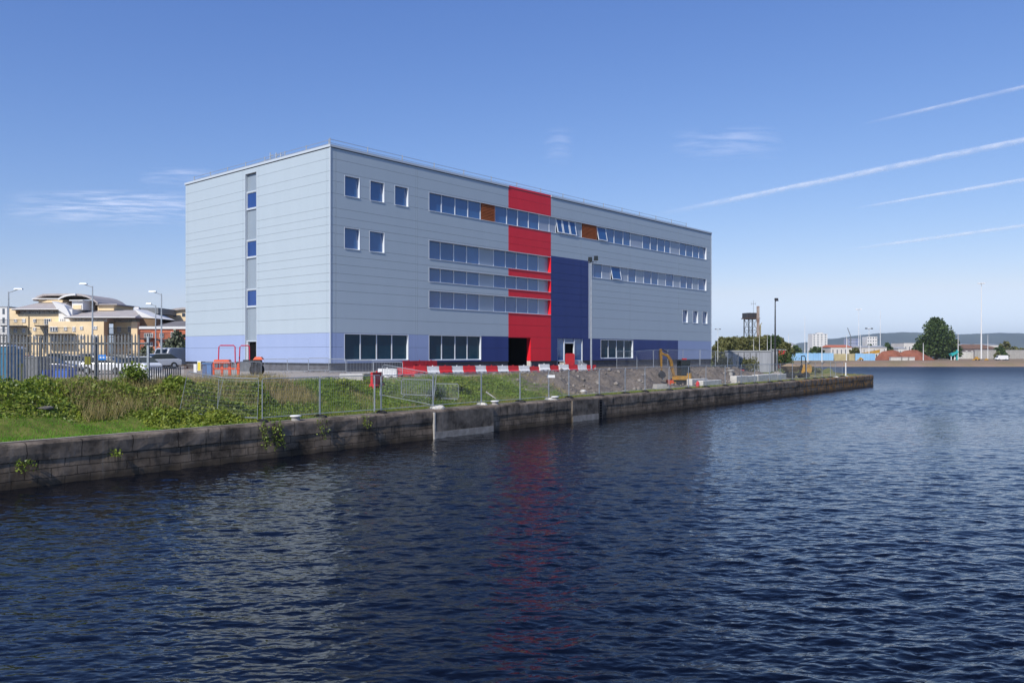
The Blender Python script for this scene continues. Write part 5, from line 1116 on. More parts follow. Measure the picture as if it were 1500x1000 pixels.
boxb('warehouse', 'low white block left of the big round tree', 'warehouse', 1324, 1346, 600, 502.5, 512, 20, M_pale, win=(4, 1, .2, .4, M_winfar)); boxb('shed', 'small white gabled shed farther left of the big round tree', 'shed', 1316, 1328, 500, 508, 513, 12, M_pale, (M_roof, 1.0), win=(2, 1, .2, .4, M_winfar))
boxb('warehouse', 'long white warehouse right of the big round tree', 'warehouse', 1403, 1431, 640, 503.5, 513, 24, M_pale, (M_roof, 1.0), win=(6, 1, .2, .4, M_winfar)); boxb('warehouse', 'white warehouse behind the brown roofed shed', 'warehouse', 1440, 1466, 650, 503.5, 512, 24, M_pale, (M_roof, 1.0), win=(5, 1, .2, .4, M_winfar))
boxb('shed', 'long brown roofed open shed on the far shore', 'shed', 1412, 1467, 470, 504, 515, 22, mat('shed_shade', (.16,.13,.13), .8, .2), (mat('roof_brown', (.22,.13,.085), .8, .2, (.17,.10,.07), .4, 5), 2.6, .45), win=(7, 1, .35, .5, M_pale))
boxb('yard_wall', 'long grey concrete yard wall on the far shore at the right edge', 'wall', 1428, 1520, 420, 513, 522, .5, M_conc, win=(12, 1, .01, 1.6, M_galvdk)); boxb('yard_wall', 'low grey conveyor wall right of the big round tree', 'wall', 1366, 1395, 420, 511, 514.5, .8, M_sheet, zb=3.6, win=(6, 1, .02, 1.4, M_galvdk)); boxb('yard_wall', 'grey yard wall below the low conveyor wall', 'wall', 1366, 1426, 424, 515.2, 522, .5, M_concw, win=(9, 1, .01, 1.6, M_galvdk))
def tealm():
    x, y, _ = at(1399, 517, 345); M_teal = mat('teal_paint', (.03,.38,.36), .5, .4); t = thing('screening_machine', (x, y, 2), 'teal screening machine on pale legs right of the big round tree', 'machine'); g = MB(); g.mesh([(-1.6,0,2.6),(1.6,0,3.6),(1.6,2,3.6),(-1.6,2,2.6),(-1.2,0,1.6),(1.4,0,3.0),(1.4,2,3.0),(-1.2,2,1.6)], [(0,1,2,3),(4,7,6,5),(0,4,5,1),(1,5,6,2),(2,6,7,3),(3,7,4,0)]); g.build('hopper', M_teal, t)
    for q in (-1.1, .3): g = MB(); g.tbox(q-.15,q+.15,.8,1.1,0,2.2,.02,.02); g.build('leg', M_white, t)
    g = MB(); g.box(1.0,1.5,.6,1.2,0,4.2); g.build('mast', M_teal, t)
tealm()
def digger(px, Y, lab, s=1.0):
    x, y, _ = at(px, 517, Y); t = thing('loader', (x, y, 2), lab, 'loader'); g = MB(); g.prism([(-1.6*s,.5*s),(1.5*s,.5*s),(1.6*s,1.5*s),(.4*s,1.6*s),(.2*s,2.4*s),(-.9*s,2.4*s),(-1.1*s,1.4*s),(-1.6*s,1.3*s)], 0, 1.6*s); g.build('body', M_yellow, t)
    for q in (-1.0, 1.0): g = MB(); wheel(g, q*s, .1, .55*s, .55*s, .4*s, 12); g.build('wheel', M_black, t)
    g = MB(); g.prism([(-2.8*s,.2*s),(-1.6*s,.3*s),(-1.7*s,1.0*s),(-2.5*s,.8*s)], -.1, 1.7*s); g.build('bucket', M_yellow, t)
digger(1432, 322, 'yellow loader parked on the far shore below the tallest mast', .6); digger(1446, 324, 'smaller yellow loader part on the far shore right of the other loader', .35)
def yellowm():
    x, y, _ = at(1277, 517, 350); t = thing('conveyor', (x, y, 2), 'long yellow conveyor machine above the right blue hoarding', 'machine'); k = 350/F; g = MB(); g.mesh([(-13*k,0,2.0),(12*k,0,3.0),(12*k,1.6,3.0),(-13*k,1.6,2.0),(-13*k,0,2.9),(12*k,0,4.3),(12*k,1.6,4.3),(-13*k,1.6,2.9)], [(0,3,2,1),(4,5,6,7),(0,1,5,4),(1,2,6,5),(2,3,7,6),(3,0,4,7)]); g.build('belt_frame', M_yellow, t)
    for q in (-8, 0, 8): g = MB(); g.box(q*k-.15,q*k+.15,.5,.8,0,2.3+q*.01); g.build('leg', M_blacksteel, t)
yellowm()
def crane():
    x, y, _ = at(1246, 517, 1200); k = 1200/F; t = thing('crane', (x, y, 2), 'distant thin grey crane with a leaning jib above the blue grey office tower', 'crane'); h = 4.9+23*k-2; g = MB(); g.tube([(0,0,0),(0,0,h)], .7, 4); g.build('mast', M_galvdk, t); g = MB(); g.tube([(1*k,0,h-1),(-4.5*k,0,h+14*k)], .6, 4); g.build('jib', M_galvdk, t)
crane()
digger(1262, 318, 'small dark loader in front of the right blue hoarding', .5)

# ------------------------------------------------------------------ cars behind the palisade fence
M_tyre = M_black
def car_proto(paint, van=False):
    t = thing('parked_car', (0,0,0), 'car', 'car', 0, 'vehicles parked behind the palisade fence'); L_ = 2.1
    if van: lo = [(-2.3,.35),(2.3,.35),(2.35,.9),(1.9,1.15),(1.5,1.9),(1.25,2.0),(-2.25,2.0),(-2.35,1.0)]
    else: lo = [(-2.1,.32),(2.1,.30),(2.15,.62),(1.95,.80),(1.0,.93),(-1.75,.97),(-2.12,.85)]
    g = MB(); g.prism([(p*1, z) for p, z in lo], -.84, .84); body = g.build('body', paint, t)
    b = body.modifiers.new('bevel', 'BEVEL'); b.width = .09; b.segments = 2
    if not van:
        g = MB(); c0 = [(1.05,.925),(.35,1.40),(-1.05,1.44),(-1.75,.96)]; vs = [(x, -.78, z) for x, z in c0]; n = 4
        v2 = []
        for x, z in c0: wv = .80 if z < 1.1 else .62; v2.append((x, -wv, z))
        for x, z in c0: wv = .80 if z < 1.1 else .62; v2.append((x, wv, z))
        g.mesh(v2, [(0,1,2,3),(7,6,5,4),(0,4,5,1),(2,6,7,3)]); g.build('window', M_glassblk, t)
        g = MB(); g.mesh([(.42,-.63,1.375),(-1.1,-.63,1.415),(-1.1,.63,1.415),(.42,.63,1.375),(.36,-.6,1.43),(-1.02,-.6,1.47),(-1.02,.6,1.47),(.36,.6,1.43)], [(0,3,2,1),(4,5,6,7),(0,1,5,4),(1,2,6,5),(2,3,7,6),(3,0,4,7)]); g.build('roof', paint, t)
    else:
        g = MB(); g.mesh([(1.91,-.7,1.17),(1.53,-.66,1.86),(1.53,.66,1.86),(1.91,.7,1.17)], [(0,1,2,3)]); g.mesh([(1.7,-.846,1.2),(1.4,-.846,1.8),(.6,-.846,1.8),(.6,-.846,1.2)], [(0,1,2,3)]); g.build('window', M_glassblk, t)
    for x in (-1.3, 1.32):
        for y in (-.8, .8): put_wheel(t, x, y, .32, .32, .2)
    for y in (-.62, .62): g = MB(); g.box(2.02, 2.14, y-.16, y+.16, .62, .74); g.build('headlight', M_white, t)
    return t
cars = [(72, 66, .1, (.03,.05,.14), 0, 'dark blue car behind the palisade fence left of the long white car'), (113, 76, -.2, (.42,.44,.48), 0, 'silver car behind the fence beneath the second lamp post'), (158, 68, .05, (.75,.75,.75), 0, 'white car behind the fence beside the round blue sign'), (184, 74, 0, (.03,.03,.035), 0, 'black car right of the white car behind the fence'), (199, 66, math.pi-.5, (.72,.73,.75), 0, 'second white car with its nose just left of the fence end'), (229, 78, -2.3, (.45,.47,.50), 0, 'silver grey car just right of the fence end behind the rubble'), (254, 82, -1.9, (.40,.42,.45), 1, 'pale grey van beside the left end of the office building'), (40, 82, .3, (.25,.05,.05), 0, 'dark red car far back behind the fence at the left'), (92, 88, .2, (.1,.1,.11), 0, 'dark grey car in the back row behind the fence'), (136, 92, .1, (.35,.37,.4), 0, 'grey car in the back row behind the olive sign')]
for i, (px, Y, rz, c_, van, lab) in enumerate(cars):
    pm = mat(f'car_paint_{i}', c_, .3, .5, coat=.6); o = car_proto(pm, van); x, y, _ = at(px, 517, Y); o.location = (x, y, gxy(x, y)+.01); o.rotation_euler[2] = rz; o['label'] = lab
    if van: o.name = 'parked_van'; o['category'] = 'van'
vx = at(1467, 517, 328); o = car_proto(mat('van_white', (.75,.75,.74), .35, .5), 1); o.location = (vx[0], 328, 2.0); o.rotation_euler[2] = math.pi; o.name = 'parked_van'; o['category'] = 'van'; o['label'] = 'white vehicle parked between two small bushes on the far shore'; del o['group']
def boxes(name, lab, cat, px, Y, w_, d_, h_, mt, rz=0, lidm=None):
    x, y, _ = at(px, 517, Y); t = thing(name, (x, y, gxy(x, y)), lab, cat, rz); g = MB(); g.tbox(-w_/2,w_/2,-d_/2,d_/2,0,h_*.93,.02,.02); g.build('body', mt, t); g = MB(); g.tbox(-w_/2-.03,w_/2+.03,-d_/2-.03,d_/2+.03,h_*.932,h_,.1,.1); g.build('lid', lidm or mt, t); return t
M_teal2 = mat('toilet_blue', (.03,.20,.34), .5, .4, (.025,.17,.3), 2, 4)
boxes('portable_toilet', 'teal blue portable toilet cabin at the far left behind the fence', 'portable toilet', 3, 45, 1.1, 1.1, 2.3, M_teal2, .1, M_white); boxes('portable_toilet', 'second teal blue portable toilet cabin right of the leftmost', 'portable toilet', 17, 46.5, .9, 1.1, 2.15, M_teal2, -.05, M_white)
boxes('storage_box', 'dark grey site storage box behind the fence left of the first bright post', 'storage box', 45, 60, 1.9, 1.6, 1.5, M_galvdk)
boxes('skip_bin', 'bright blue low skip behind the fence right of the first bright post', 'skip', 63, 60, .9, 1.2, .55, mat('skip_blue', (.04,.11,.42), .5, .4)); boxes('skip_bin', 'second bright blue low skip behind the fence, near the middle', 'skip', 95, 60, 1.1, 1.2, .6, MATS['skip_blue'])
x, y, _ = at(31, 517, 46); t = thing('marker_post', (x, y, gxy(x, y)), 'bright yellow marker post behind the fence near the portable toilets', 'post'); g = MB(); g.tube([(0,0,0),(.0,0,.95)], .06, 8); g.build('pole', M_sigy, t); g = MB(); g.tbox(-.13,.13,-.05,.05,.951,1.15,.02,.01); g.build('head', M_sigy, t)
sign('round cornered blue sign with two white spots fixed on the palisade fence', 144, 519.5, 155, 527, PY-.09, (M_blue, M_white), [(-.4, .5, .22, .18), (.4, .5, .22, .18)]); sign('olive yellow board fixed on the palisade fence left of the blue sign', 124, 522, 132.5, 534, PY-.09, (M_olive, M_blacksteel), [(-.1, .5, .06, .5), (.4, .5, .06, .5)])
for i, (px, Y, s, lab) in enumerate(((220, 47, .45, 'pale rubble lump at the left of the rubble pile right of the palisade fence'), (226, 48, .5, 'tallest pale lump of the rubble pile'), (233, 47, .42, 'grey lump in the middle of the rubble pile'), (239, 48, .4, 'pale lump of rubble below the silver car'), (229, 46, .3, 'small low lump at the front of the rubble pile'))):
    x, y, _ = at(px, 517, Y); rock(lab, x, y, gxy(x, y)+.3+.12*(i % 2), s, M_concw if i % 2 == 0 else M_conc, 'rubble_lump', 'rubble', .7)
# wall and hedge at the back of the car park
def bwall():
    a, b = at(-40, 517, 118), at(272, 517, 112); t = thing('boundary_wall', (a[0], a[1], 3.1), 'low grey boundary wall with railing behind the car park', 'wall', math.atan2(b[1]-a[1], b[0]-a[0])); L_ = math.hypot(b[0]-a[0], b[1]-a[1]); g = MB(); g.box(0, L_, 0, .3, 0, 1.1); g.build('wall', M_conc, t); g = MB()
    for i in range(int(L_/.6)): g.tube([(i*.6,.15,1.1),(i*.6,.15,1.9)], .02, 4)
    g.tube([(0,.15,1.9),(L_,.15,1.9)], .03, 4); g.build('railing', M_blacksteel, t)
bwall()
for i, (px, Y, h, r, lab) in enumerate(((262, 108, 4.6, 2.4, 'grey green bushy tree against the left end of the office building'), (250, 112, 3.6, 2.2, 'lower bushy tree left of the grey green one'), (268, 104, 3.0, 1.8, 'small bush at the foot of the office building, left edge'), (215, 112, 2.6, 2.0, 'low bush before the red brick block'))):
    x, y, _ = at(px, 517, Y); tree('car_park_tree', lab, (x, y, 3.1), h, r, mat('tree_leaf_grey', (.07,.085,.05), .5, .3, island=[(.05,.065,.035), (.10,.12,.07), (.17,.18,.12)]), 900, .28, M_bark, 10, base=.05, seed=80+i)

# ------------------------------------------------------------------ apartments on the left
AY = 150.0; AK = AY/F; M_tan = mat('tan_brick', (.86,.68,.43), .85, .2, (.79,.61,.37), .6, 6); M_tanshade = mat('tan_brick_shaded', (.22,.145,.085), .85, .2, (.18,.12,.07), .6, 5); M_wht = mat('white_wall', (.74,.73,.71), .8, .2)  # the brown tone is tan brick with wall shade mixed into its colour
def ax(px): return (px-CX)*AK
def az(py): return EYE-(py-HZ)*AK
apt = thing('apartment_block', (ax(110), AY, 3.1), 'tan brick apartment block with grey roofs, white gables and dark balconies', 'apartment block'); OX, OZ = ax(110), 3.1
def lx(px): return ax(px)-OX
def lz(py): return az(py)-OZ
def abox(name, px0, px1, py0, py1, d0, d1, mt, par=None, label=None):
    g = MB(); g.box(lx(px0), lx(px1), d0, d1, lz(py1) if py1 < 530 else 0, lz(py0)); o = g.build(name, mt, par or apt)
    if label: o['label'] = label
    return o
w1 = abox('wall', 12, 88, 460, 540, 0, 12, M_tan); abox('wall', 12, 23, 451.5, 459.9, 0.0, 8, M_tan, label='tan brick corner turret wall')
w2 = abox('wall', 80, 160, 471.5, 540, -2, -.01, M_tan); w3 = abox('wall', 160.1, 203, 471.5, 540, 1.5, 14, M_tan, label='set back tan wall behind the balconies'); abox('wall', 203.1, 226, 466, 540, .5, 14, M_tanshade, label='tan brick flank wall with shade in its colour'); abox('wall', 194, 203, 471.5, 540, -.5, 1.49, M_tan); abox('wall', 160.1, 226, 465.9, 471.4, 2.5, 13, M_wht)
abox('window_band', 24, 88, 452.8, 459.8, 1.2, 11, M_wht, label='white band of windows under the left grey roof'); abox('window_band', 108, 160, 465.4, 471.3, -.8, 10, M_wht, label='white band of windows under the middle grey roof'); abox('wall', 88.1, 108, 453, 471.3, -.5, 10, M_wht, label='white rendered link wall under the slope')
def roof(px, d0, d1, mt, name='roof', label=None):
    """px: eave-left, ridge-left, ridge-right, eave-right with rows; slopes back from the front eave to the ridge"""
    (x0, y0), (x1, y1), (x2, y2), (x3, y3) = px; dm = (d0+d1)/2; g = MB()
    E0, E3, R1, R2 = (lx(x0), d0, lz(y0)), (lx(x3), d0, lz(y3)), (lx(x1), dm, lz(y1)), (lx(x2), dm, lz(y2)); B0, B3 = (lx(x0), d1, lz(y0)), (lx(x3), d1, lz(y3)); th = .25
    g.mesh([E0, E3, R2, R1, B3, B0]+[(p[0], p[1], p[2]-th) for p in (E0, E3, B3, B0)], [(0,1,2,3),(4,5,3,2),(1,4,2),(5,0,3),(0,6,7,1),(1,7,8,4),(4,8,9,5),(5,9,6,0),(6,9,8,7)]); o = g.build(name, mt, apt)
    if label: o['label'] = label
    return o
r1 = roof([(22, 452.6), (40, 441), (82, 441), (91, 452.6)], -1.0, 9, M_slate); r2 = roof([(103, 465), (99, 452.5), (195, 452), (207, 464.6)], -2.2, 12, M_slate)
def gable(pts, d0, d1, mt, name, label=None):
    g = MB(); g.prism([(lx(x), lz(y)) for x, y in pts], d0, d1); o = g.build(name, mt, apt)
    if label: o['label'] = label
    return o
gable([(81, 441.5), (99, 447.5), (103, 453), (109, 465.4), (107, 465.4), (88.5, 453)], -1.2, 1.0, M_wht, 'gable', 'white sloping gable between the grey roofs'); gable([(195, 452), (227, 466.2), (206, 464.8)], .3, 9, M_wht, 'gable', 'white gable at the right end of the middle roof')
for px0, px1, py in ((22, 91, 453.2), (103, 207, 465.4)): abox('fascia', px0, px1, py-.7, py+.5, -1.25 if px0 < 50 else -2.45, -1.02 if px0 < 50 else -2.22, M_wht)
abox('penthouse_wall', 38, 74, 437, 449, 4, 14, M_tan); abox('penthouse_wall', 70, 120, 437, 452, 6, 14, M_tanshade, label='tan wall under the arched roof with shade in its colour')
def arch(pts, d0, d1, label, mt=None, t_=.35):
    g = MB(); n = len(pts); vs = []
    for x, y in pts: vs += [(lx(x), d0, lz(y)), (lx(x), d1, lz(y)), (lx(x), d0, lz(y)-t_), (lx(x), d1, lz(y)-t_)]
    fs = []
    for i in range(n-1): a = i*4; fs += [(a,a+4,a+5,a+1), (a+2,a+3,a+7,a+6), (a,a+2,a+6,a+4), (a+1,a+5,a+7,a+3)]
    fs += [(0,1,3,2), ((n-1)*4,(n-1)*4+2,(n-1)*4+3,(n-1)*4+1)]; g.mesh(vs, fs); o = g.build('arched_roof' if mt is None else 'fascia', mt or M_slate, apt); o['label'] = label
arch([(33, 436), (40, 431.5), (48, 428.6), (60, 428.2), (73, 428.2), (84, 428), (95, 428), (105, 428.6), (114, 431), (122, 435), (130, 441)], 3.2, 15, 'grey arched roof on top of the block')
arch([(72, 435.6), (77, 432.6), (83, 430.3), (90, 428.9), (98, 428.3)], 2.85, 3.18, 'white edge of the arched roof', M_wht, .3)
abox('fascia', 33, 72, 435.2, 436.6, 2.9, 3.18, M_wht); abox('penthouse', 99, 115, 440, 453, 1.5, 8, M_wht, label='white box penthouse with a tan lower panel'); abox('panel', 101, 113, 446, 452, 1.4, 1.49, M_tan); abox('fascia', 97, 117, 438.6, 439.9, 1.0, 8.5, M_wht)
abox('penthouse', 127, 151, 445, 453, 4, 12, M_tan, label='tan penthouse with a flat roof'); abox('fascia', 126, 158, 443.4, 444.9, 3.4, 12.5, M_slate); abox('penthouse', 178, 211, 448, 457, 6, 14, M_galvdk, label='grey plant box on the roof'); abox('penthouse', 176.5, 183, 447, 455, 5.5, 5.99, M_wht, label='white end of the grey plant box')
def awin(px, py, w_, h_, d, mull=True):
    g = MB(); x, z = lx(px), lz(py); W, Hh = w_*AK/2, h_*AK/2; g.box(x-W, x+W, d-.12, d-.002, z-Hh, z+Hh); o = g.build('window', M_wht, apt); g = MB(); n = 2 if w_ < 5 else 3
    for i in range(n): a = x-W+2*W*i/n+.09; b = x-W+2*W*(i+1)/n-.09; g.box(a, b, d-.135, d-.1205, z-Hh+.1, z+Hh-.1)
    g.build('pane', M_winfar, o)
for px, py, w_, h_ in ((23, 469.5, 4.5, 4.5), (35, 469.5, 5, 5.5), (51, 469.5, 4.5, 5), (51, 482, 4.5, 5), (51, 494, 4.5, 5), (70, 471, 10, 9), (70, 484, 9, 8), (70, 496, 9, 8), (23, 484, 5, 7), (35, 484, 5, 7), (23, 497, 5, 7), (35, 497, 5, 7)): awin(px, py, w_, h_, 0)
for px, py, w_, h_ in ((88, 482.5, 11, 7), (105, 482, 4.5, 5.5), (117, 482.5, 4.5, 7), (128, 481, 4.5, 5), (147, 480.5, 7, 5), (88, 496, 9, 8), (105, 496, 4.5, 7), (117, 496, 4.5, 7), (128, 494, 4.5, 5), (147, 494, 7, 5.5), (128, 507, 4.5, 5), (147, 507, 7, 5)): awin(px, py, w_, h_, -2)
for px, py, w_, h_ in ((169, 482, 6, 8), (187, 482, 10, 9), (169, 495, 6, 8), (187, 495, 10, 9), (169, 507, 6, 8), (187, 507, 10, 9)): awin(px, py, w_, h_, 1.5)
awin(94, 469, 7, 5, -.5)
for px in range(30, 88, 7): awin(px, 457, 4, 4, 1.2)
for px in range(113, 160, 8): awin(px, 468.8, 4, 3.2, -.8)
for px in range(166, 200, 8): awin(px, 468.8, 4, 3.2, 2.5)
def balc(px0, px1, py, d, dep):
    g = MB(); x0, x1, z = lx(px0), lx(px1), lz(py); g.box(x0, x1, d-dep, d-.003, z-.22, z); o = g.build('balcony', M_blacksteel, apt); g = MB(); n = max(4, int((x1-x0)/.22))
    for i in range(n+1): q = x0+(x1-x0)*i/n; g.box(q-.018, q+.018, d-dep, d-dep+.035, z+.002, z+1.0)
    g.box(x0, x1, d-dep-.02, d-dep+.05, z+1.0, z+1.07); g.build('balcony_railing', M_blacksteel, o)
for a, b, py, d, dep in ((8, 40, 477, 0, 1.5), (8, 40, 490.5, 0, 1.5), (8, 40, 503, 0, 1.5), (58, 80.5, 477, 0, 1.6), (59, 79.5, 490.5, 0, 1.6), (59, 79.5, 503, 0, 1.6), (80, 119, 489, -2, 1.4), (80, 119, 502, -2, 1.4), (160.5, 193.5, 489, 1.5, 1.9), (160.5, 193.5, 502, 1.5, 1.9)): balc(a, b, py, d, dep)
g = MB(); g.box(lx(42.2), lx(42.8), -.14, -.02, 0, lz(463)); g.build('downpipe', M_blacksteel, apt)
# brick block and the white block
OXs = []
boxb('brick_block', 'red brick low apartment block with white doors left of the office building', 'apartment block', 205.5, 290, 140, 479.5, 535, 14, M_brickr, None, zb=3.1)
def brick_details():
    Y = 140; k = Y/F; t = [o for o in bpy.data.objects if o.name == 'brick_block'][0]; X0, Z0 = t.location.x, 3.1
    for px, py, w_, h_ in ((218, 491, 13, 6.5), (237, 491, 6, 7), (254, 491, 7, 10), (218, 504, 12, 6), (237, 504, 6, 6), (254, 504, 7, 9)):
        x, z = (px-CX)*k-X0, EYE-(py-HZ)*k-Z0; W, Hh = w_*k/2, h_*k/2; g = MB(); g.box(x-W, x+W, -.12, -.002, z-Hh, z+Hh); o = g.build('window', M_wht, t); g = MB(); n = 4 if w_ > 10 else 2
        for i in range(n): a = x-W+2*W*i/n+.08; b = x-W+2*W*(i+1)/n-.08; g.box(a, b, -.135, -.1205, z-Hh+.1, z+Hh-.1)
        g.build('pane', M_winfar, o)
    for px0, px1, py in ((210, 226, 495.5), (232, 262, 497)):
        x0, x1, z = (px0-CX)*k-X0, (px1-CX)*k-X0, EYE-(py-HZ)*k-Z0; g = MB(); g.box(x0, x1, -1.2, -.003, z-.2, z); o = g.build('balcony', M_blacksteel, t); g = MB()
        for i in range(19): q = x0+(x1-x0)*i/18; g.box(q-.018, q+.018, -1.2, -1.165, z+.002, z+1.0)
        g.box(x0, x1, -1.22, -1.14, z+1.0, z+1.07); g.build('balcony_railing', M_blacksteel, o)
    g = MB(); x0, x1 = (204.5-CX)*k-X0, (291-CX)*k-X0; z = EYE-(479.5-HZ)*k-Z0; g.box(x0, x1, -.25, -.102, z-.25, z+.1); g.build('fascia', M_wht, t)
    g = MB(); g.mesh([((226-CX)*k-X0, .3, z+.21), (x1, .3, z+.21), (x1, 7, z+1.35), ((232-CX)*k-X0, 7, z+1.35), (x1, 13, z+.21), ((226-CX)*k-X0, 13, z+.21)], [(0,1,2,3),(3,2,4,5),(0,3,5),(1,4,2)]); g.build('pitched_roof', mat('dark_slate', (.17,.16,.16), .85, .2, (.21,.195,.19), .8, 5), t)
brick_details()
def tan_house():
    Y = 165; k = Y/F; x0 = (222-CX)*k; t = thing('tan_house', (x0, Y, 3.1), 'tan brick house with a low arched roof and white end behind the red brick block', 'apartment block'); X = lambda px: (px-CX)*k-x0; Z = lambda py: EYE-(py-HZ)*k-3.1
    g = MB(); g.prism([(X(247), 0), (X(295), 0), (X(295), Z(452.5)), (X(270), Z(452)), (X(258), Z(453.5)), (X(247), Z(457.5))], 0, 10); g.build('wall', M_tan, t)
    g = MB(); g.prism([(X(230), 0), (X(246.9), 0), (X(246.9), Z(457.5)), (X(230), Z(459))], 1, 9); g.build('end_wall', M_wht, t)
    g = MB(); pr = [(X(224), Z(456.5)), (X(246), Z(454.6)), (X(258), Z(451.8)), (X(270), Z(450.4)), (X(296), Z(451))]; g.prism(pr+[(x, z-.4) for x, z in reversed(pr)], -.6, 11); g.build('arched_roof', M_slate, t)
    g = MB(); g.mesh([(X(219), -.5, Z(468)), (X(246), -.5, Z(470)), (X(246), 4, Z(458.5)), (X(232), 4, Z(458.5))], [(0,1,2,3)]); g.prism([(X(222), 0), (X(246), 0), (X(246), Z(470.5)), (X(222), Z(469))], -.3, .9); g.build('lean_to', M_conc, t)
    for px, py in ((256, 461), (269, 461)): g = MB(); g.box(X(px)-.3, X(px)+.3, -.06, -.002, Z(py)-.35, Z(py)+.35); g.build('window', M_winfar, t)
tan_house()
boxb('white_block', 'white modern block with grey windows at the left edge, beyond the tan apartments', 'apartment block', -60, 10.3, 175, 450, 535, 14, M_wht, None, zb=3.1, win=(7, 6, .32, .62, M_winfar))

# ------------------------------------------------------------------ sky: vapour trails and thin cloud, at their height
def vapour(name, kind_):
    m = bpy.data.materials.new(name); m.use_nodes = True; nt = m.node_tree; N = nt.nodes; L = nt.links; out = N['Material Output']; N.remove(N['Principled BSDF'])
    tr = N.new('ShaderNodeBsdfTransparent'); df = N.new('ShaderNodeBsdfDiffuse'); tl_ = N.new('ShaderNodeBsdfTranslucent'); a = N.new('ShaderNodeMixShader'); a.inputs[0].default_value = .35 if kind_ == 'trail' else 1
    for q in (df, tl_): q.inputs[0].default_value = (1,.98,.95,1)
    L.new(df.outputs[0], a.inputs[1]); L.new(tl_.outputs[0], a.inputs[2])
    at_ = N.new('ShaderNodeAttribute'); at_.attribute_name = 'thick'; tc = N.new('ShaderNodeTexCoord'); nz = N.new('ShaderNodeTexNoise'); mp = N.new('ShaderNodeMapping')
    L.new(tc.outputs['Object'], mp.inputs[0]); L.new(mp.outputs[0], nz.inputs['Vector']); nz.inputs['Scale'].default_value = 1; nz.inputs['Detail'].default_value = 6; nz.inputs['Roughness'].default_value = .6
    mp.inputs['Scale'].default_value = (.0035, .0035, .012) if kind_ == 'trail' else (.0009, .0022, .002)
    r = N.new('ShaderNodeMapRange'); r.inputs[1].default_value = .18 if kind_ == 'trail' else .42; r.inputs[2].default_value = .62 if kind_ == 'trail' else .78; L.new(nz.outputs['Fac'], r.inputs[0])
    mu = N.new('ShaderNodeMath'); mu.operation = 'MULTIPLY'; L.new(at_.outputs['Fac'], mu.inputs[0]); L.new(r.outputs[0], mu.inputs[1])
    ms = N.new('ShaderNodeMixShader'); L.new(mu.outputs[0], ms.inputs[0]); L.new(tr.outputs[0], ms.inputs[1]); L.new(a.outputs[0], ms.inputs[2]); L.new(ms.outputs[0], out.inputs['Surface']); return m
M_trail = vapour('vapour_trail', 'trail'); M_cirrus = vapour('thin_cloud', 'cloud'); ALT = 3000.0
def onsky(px, py): Y = ALT*F/(HZ-py); return np.array(((px-CX)/F*Y, Y))
def trail(label, pts, w0, w1, peak):
    P_ = [onsky(*p) for p in pts]; n, m_ = 60, 9; VV, TT = [], []
    a, b = P_[0], P_[-1]; d = (b-a)/np.linalg.norm(b-a); nn_ = np.array((-d[1], d[0])); b = b + (b-a)*.6
    mid = np.array((*((a+b)/2), ALT)); vd = -mid/np.linalg.norm(mid); nv = np.array(SUNDIR)+vd; nv /= np.linalg.norm(nv); d3 = np.array((*d, 0)); wv = np.cross(d3, nv); wv /= np.linalg.norm(wv)
    for i in range(n):
        t_ = i/(n-1); c_ = a+(b-a)*t_; w_ = (w0+(w1-w0)*min(1, t_*1.6))
        for j in range(m_):
            v = j/(m_-1)*2-1; p_ = np.array((c_[0]-a[0], c_[1]-a[1], 0))+wv*v*w_*.5+nv*w_*.25*(1-v*v); VV.append(tuple(p_)); TT.append(peak*(1-v*v)**1.6*float(sstep(0, .3, t_)))
    idx = np.arange(n*m_).reshape(n, m_); FF = np.stack([idx[:-1,:-1],idx[:-1,1:],idx[1:,1:],idx[1:,:-1]],-1).reshape(-1,4)
    o = raw('vapour_trail', np.array(VV), FF, M_trail, True); o.location = (a[0], a[1], EYE+ALT); at_ = o.data.attributes.new('thick', 'FLOAT', 'POINT'); at_.data.foreach_set('value', np.array(TT, np.float32)); tag(o, label, 'vapour trail', 'vapour trails in the sky')
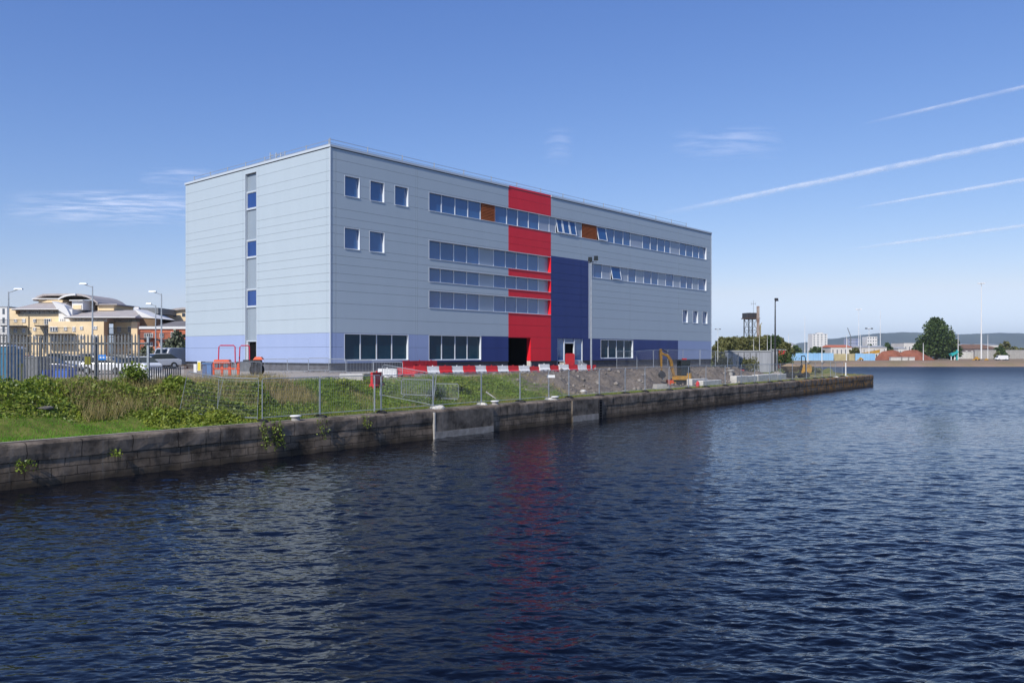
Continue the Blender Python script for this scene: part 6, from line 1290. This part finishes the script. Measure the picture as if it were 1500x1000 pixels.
trail('highest vapour trail, thin and short at the top right', [(1255, 184.5), (1500, 128)], 65, 75, .34); trail('longest and widest vapour trail, reaching down to the office roof', [(945, 319), (1500, 206)], 190, 130, .5)
trail('vapour trail below the longest one, starting over the thin masts', [(1238, 308), (1500, 264)], 85, 115, .45); trail('lowest vapour trail, above the big round tree', [(1228, 368), (1500, 331)], 130, 140, .42)
def cirrus(label, px0, px1, py0, py1, peak):
    n = 16; VV, TT = [], []; c_ = onsky((px0+px1)/2, (py0+py1)/2)
    for j in range(n):
        for i in range(n):
            p_ = onsky(px0+(px1-px0)*i/(n-1), py0+(py1-py0)*j/(n-1)); u_, v_ = i/(n-1)*2-1, j/(n-1)*2-1; VV.append((p_[0]-c_[0], p_[1]-c_[1], 60*(1-u_*u_)*(1-v_*v_))); TT.append(peak*(1-u_*u_)*(1-v_*v_))
    idx = np.arange(n*n).reshape(n, n); FF = np.stack([idx[:-1,:-1],idx[:-1,1:],idx[1:,1:],idx[1:,:-1]],-1).reshape(-1,4)
    o = raw('thin_cloud', np.array(VV), FF, M_cirrus, True); o.location = (c_[0], c_[1], EYE+ALT+200); at_ = o.data.attributes.new('thick', 'FLOAT', 'POINT'); at_.data.foreach_set('value', np.array(TT, np.float32)); tag(o, label, 'cloud', 'thin wisps of cloud')
cirrus('long thin wispy cloud left of the office building', 0, 330, 292, 345, .7); cirrus('short thin wispy cloud in the middle of the right sky', 980, 1150, 205, 255, .36); cirrus('faint small wisp above the middle of the office roof', 795, 840, 205, 262, .22); cirrus('faint patch of thin cloud left of the office, above the long wisp', 200, 330, 262, 292, .35)

# haze: the air between the dock and the hills
mb = MB(); mb.box(-3800, 7200, -200, 7000, -3.2, 185)
hm = bpy.data.materials.new('haze_air'); hm.use_nodes = True; n_ = hm.node_tree.nodes; n_.remove(n_['Principled BSDF'])
pv = n_.new('ShaderNodeVolumePrincipled'); pv.inputs['Color'].default_value = (.86, .965, 1, 1); pv.inputs['Density'].default_value = .00012; pv.inputs['Anisotropy'].default_value = .2
hm.node_tree.links.new(pv.outputs[0], n_['Material Output'].inputs['Volume'])
tag(mb.build('haze', hm), kind='stuff')
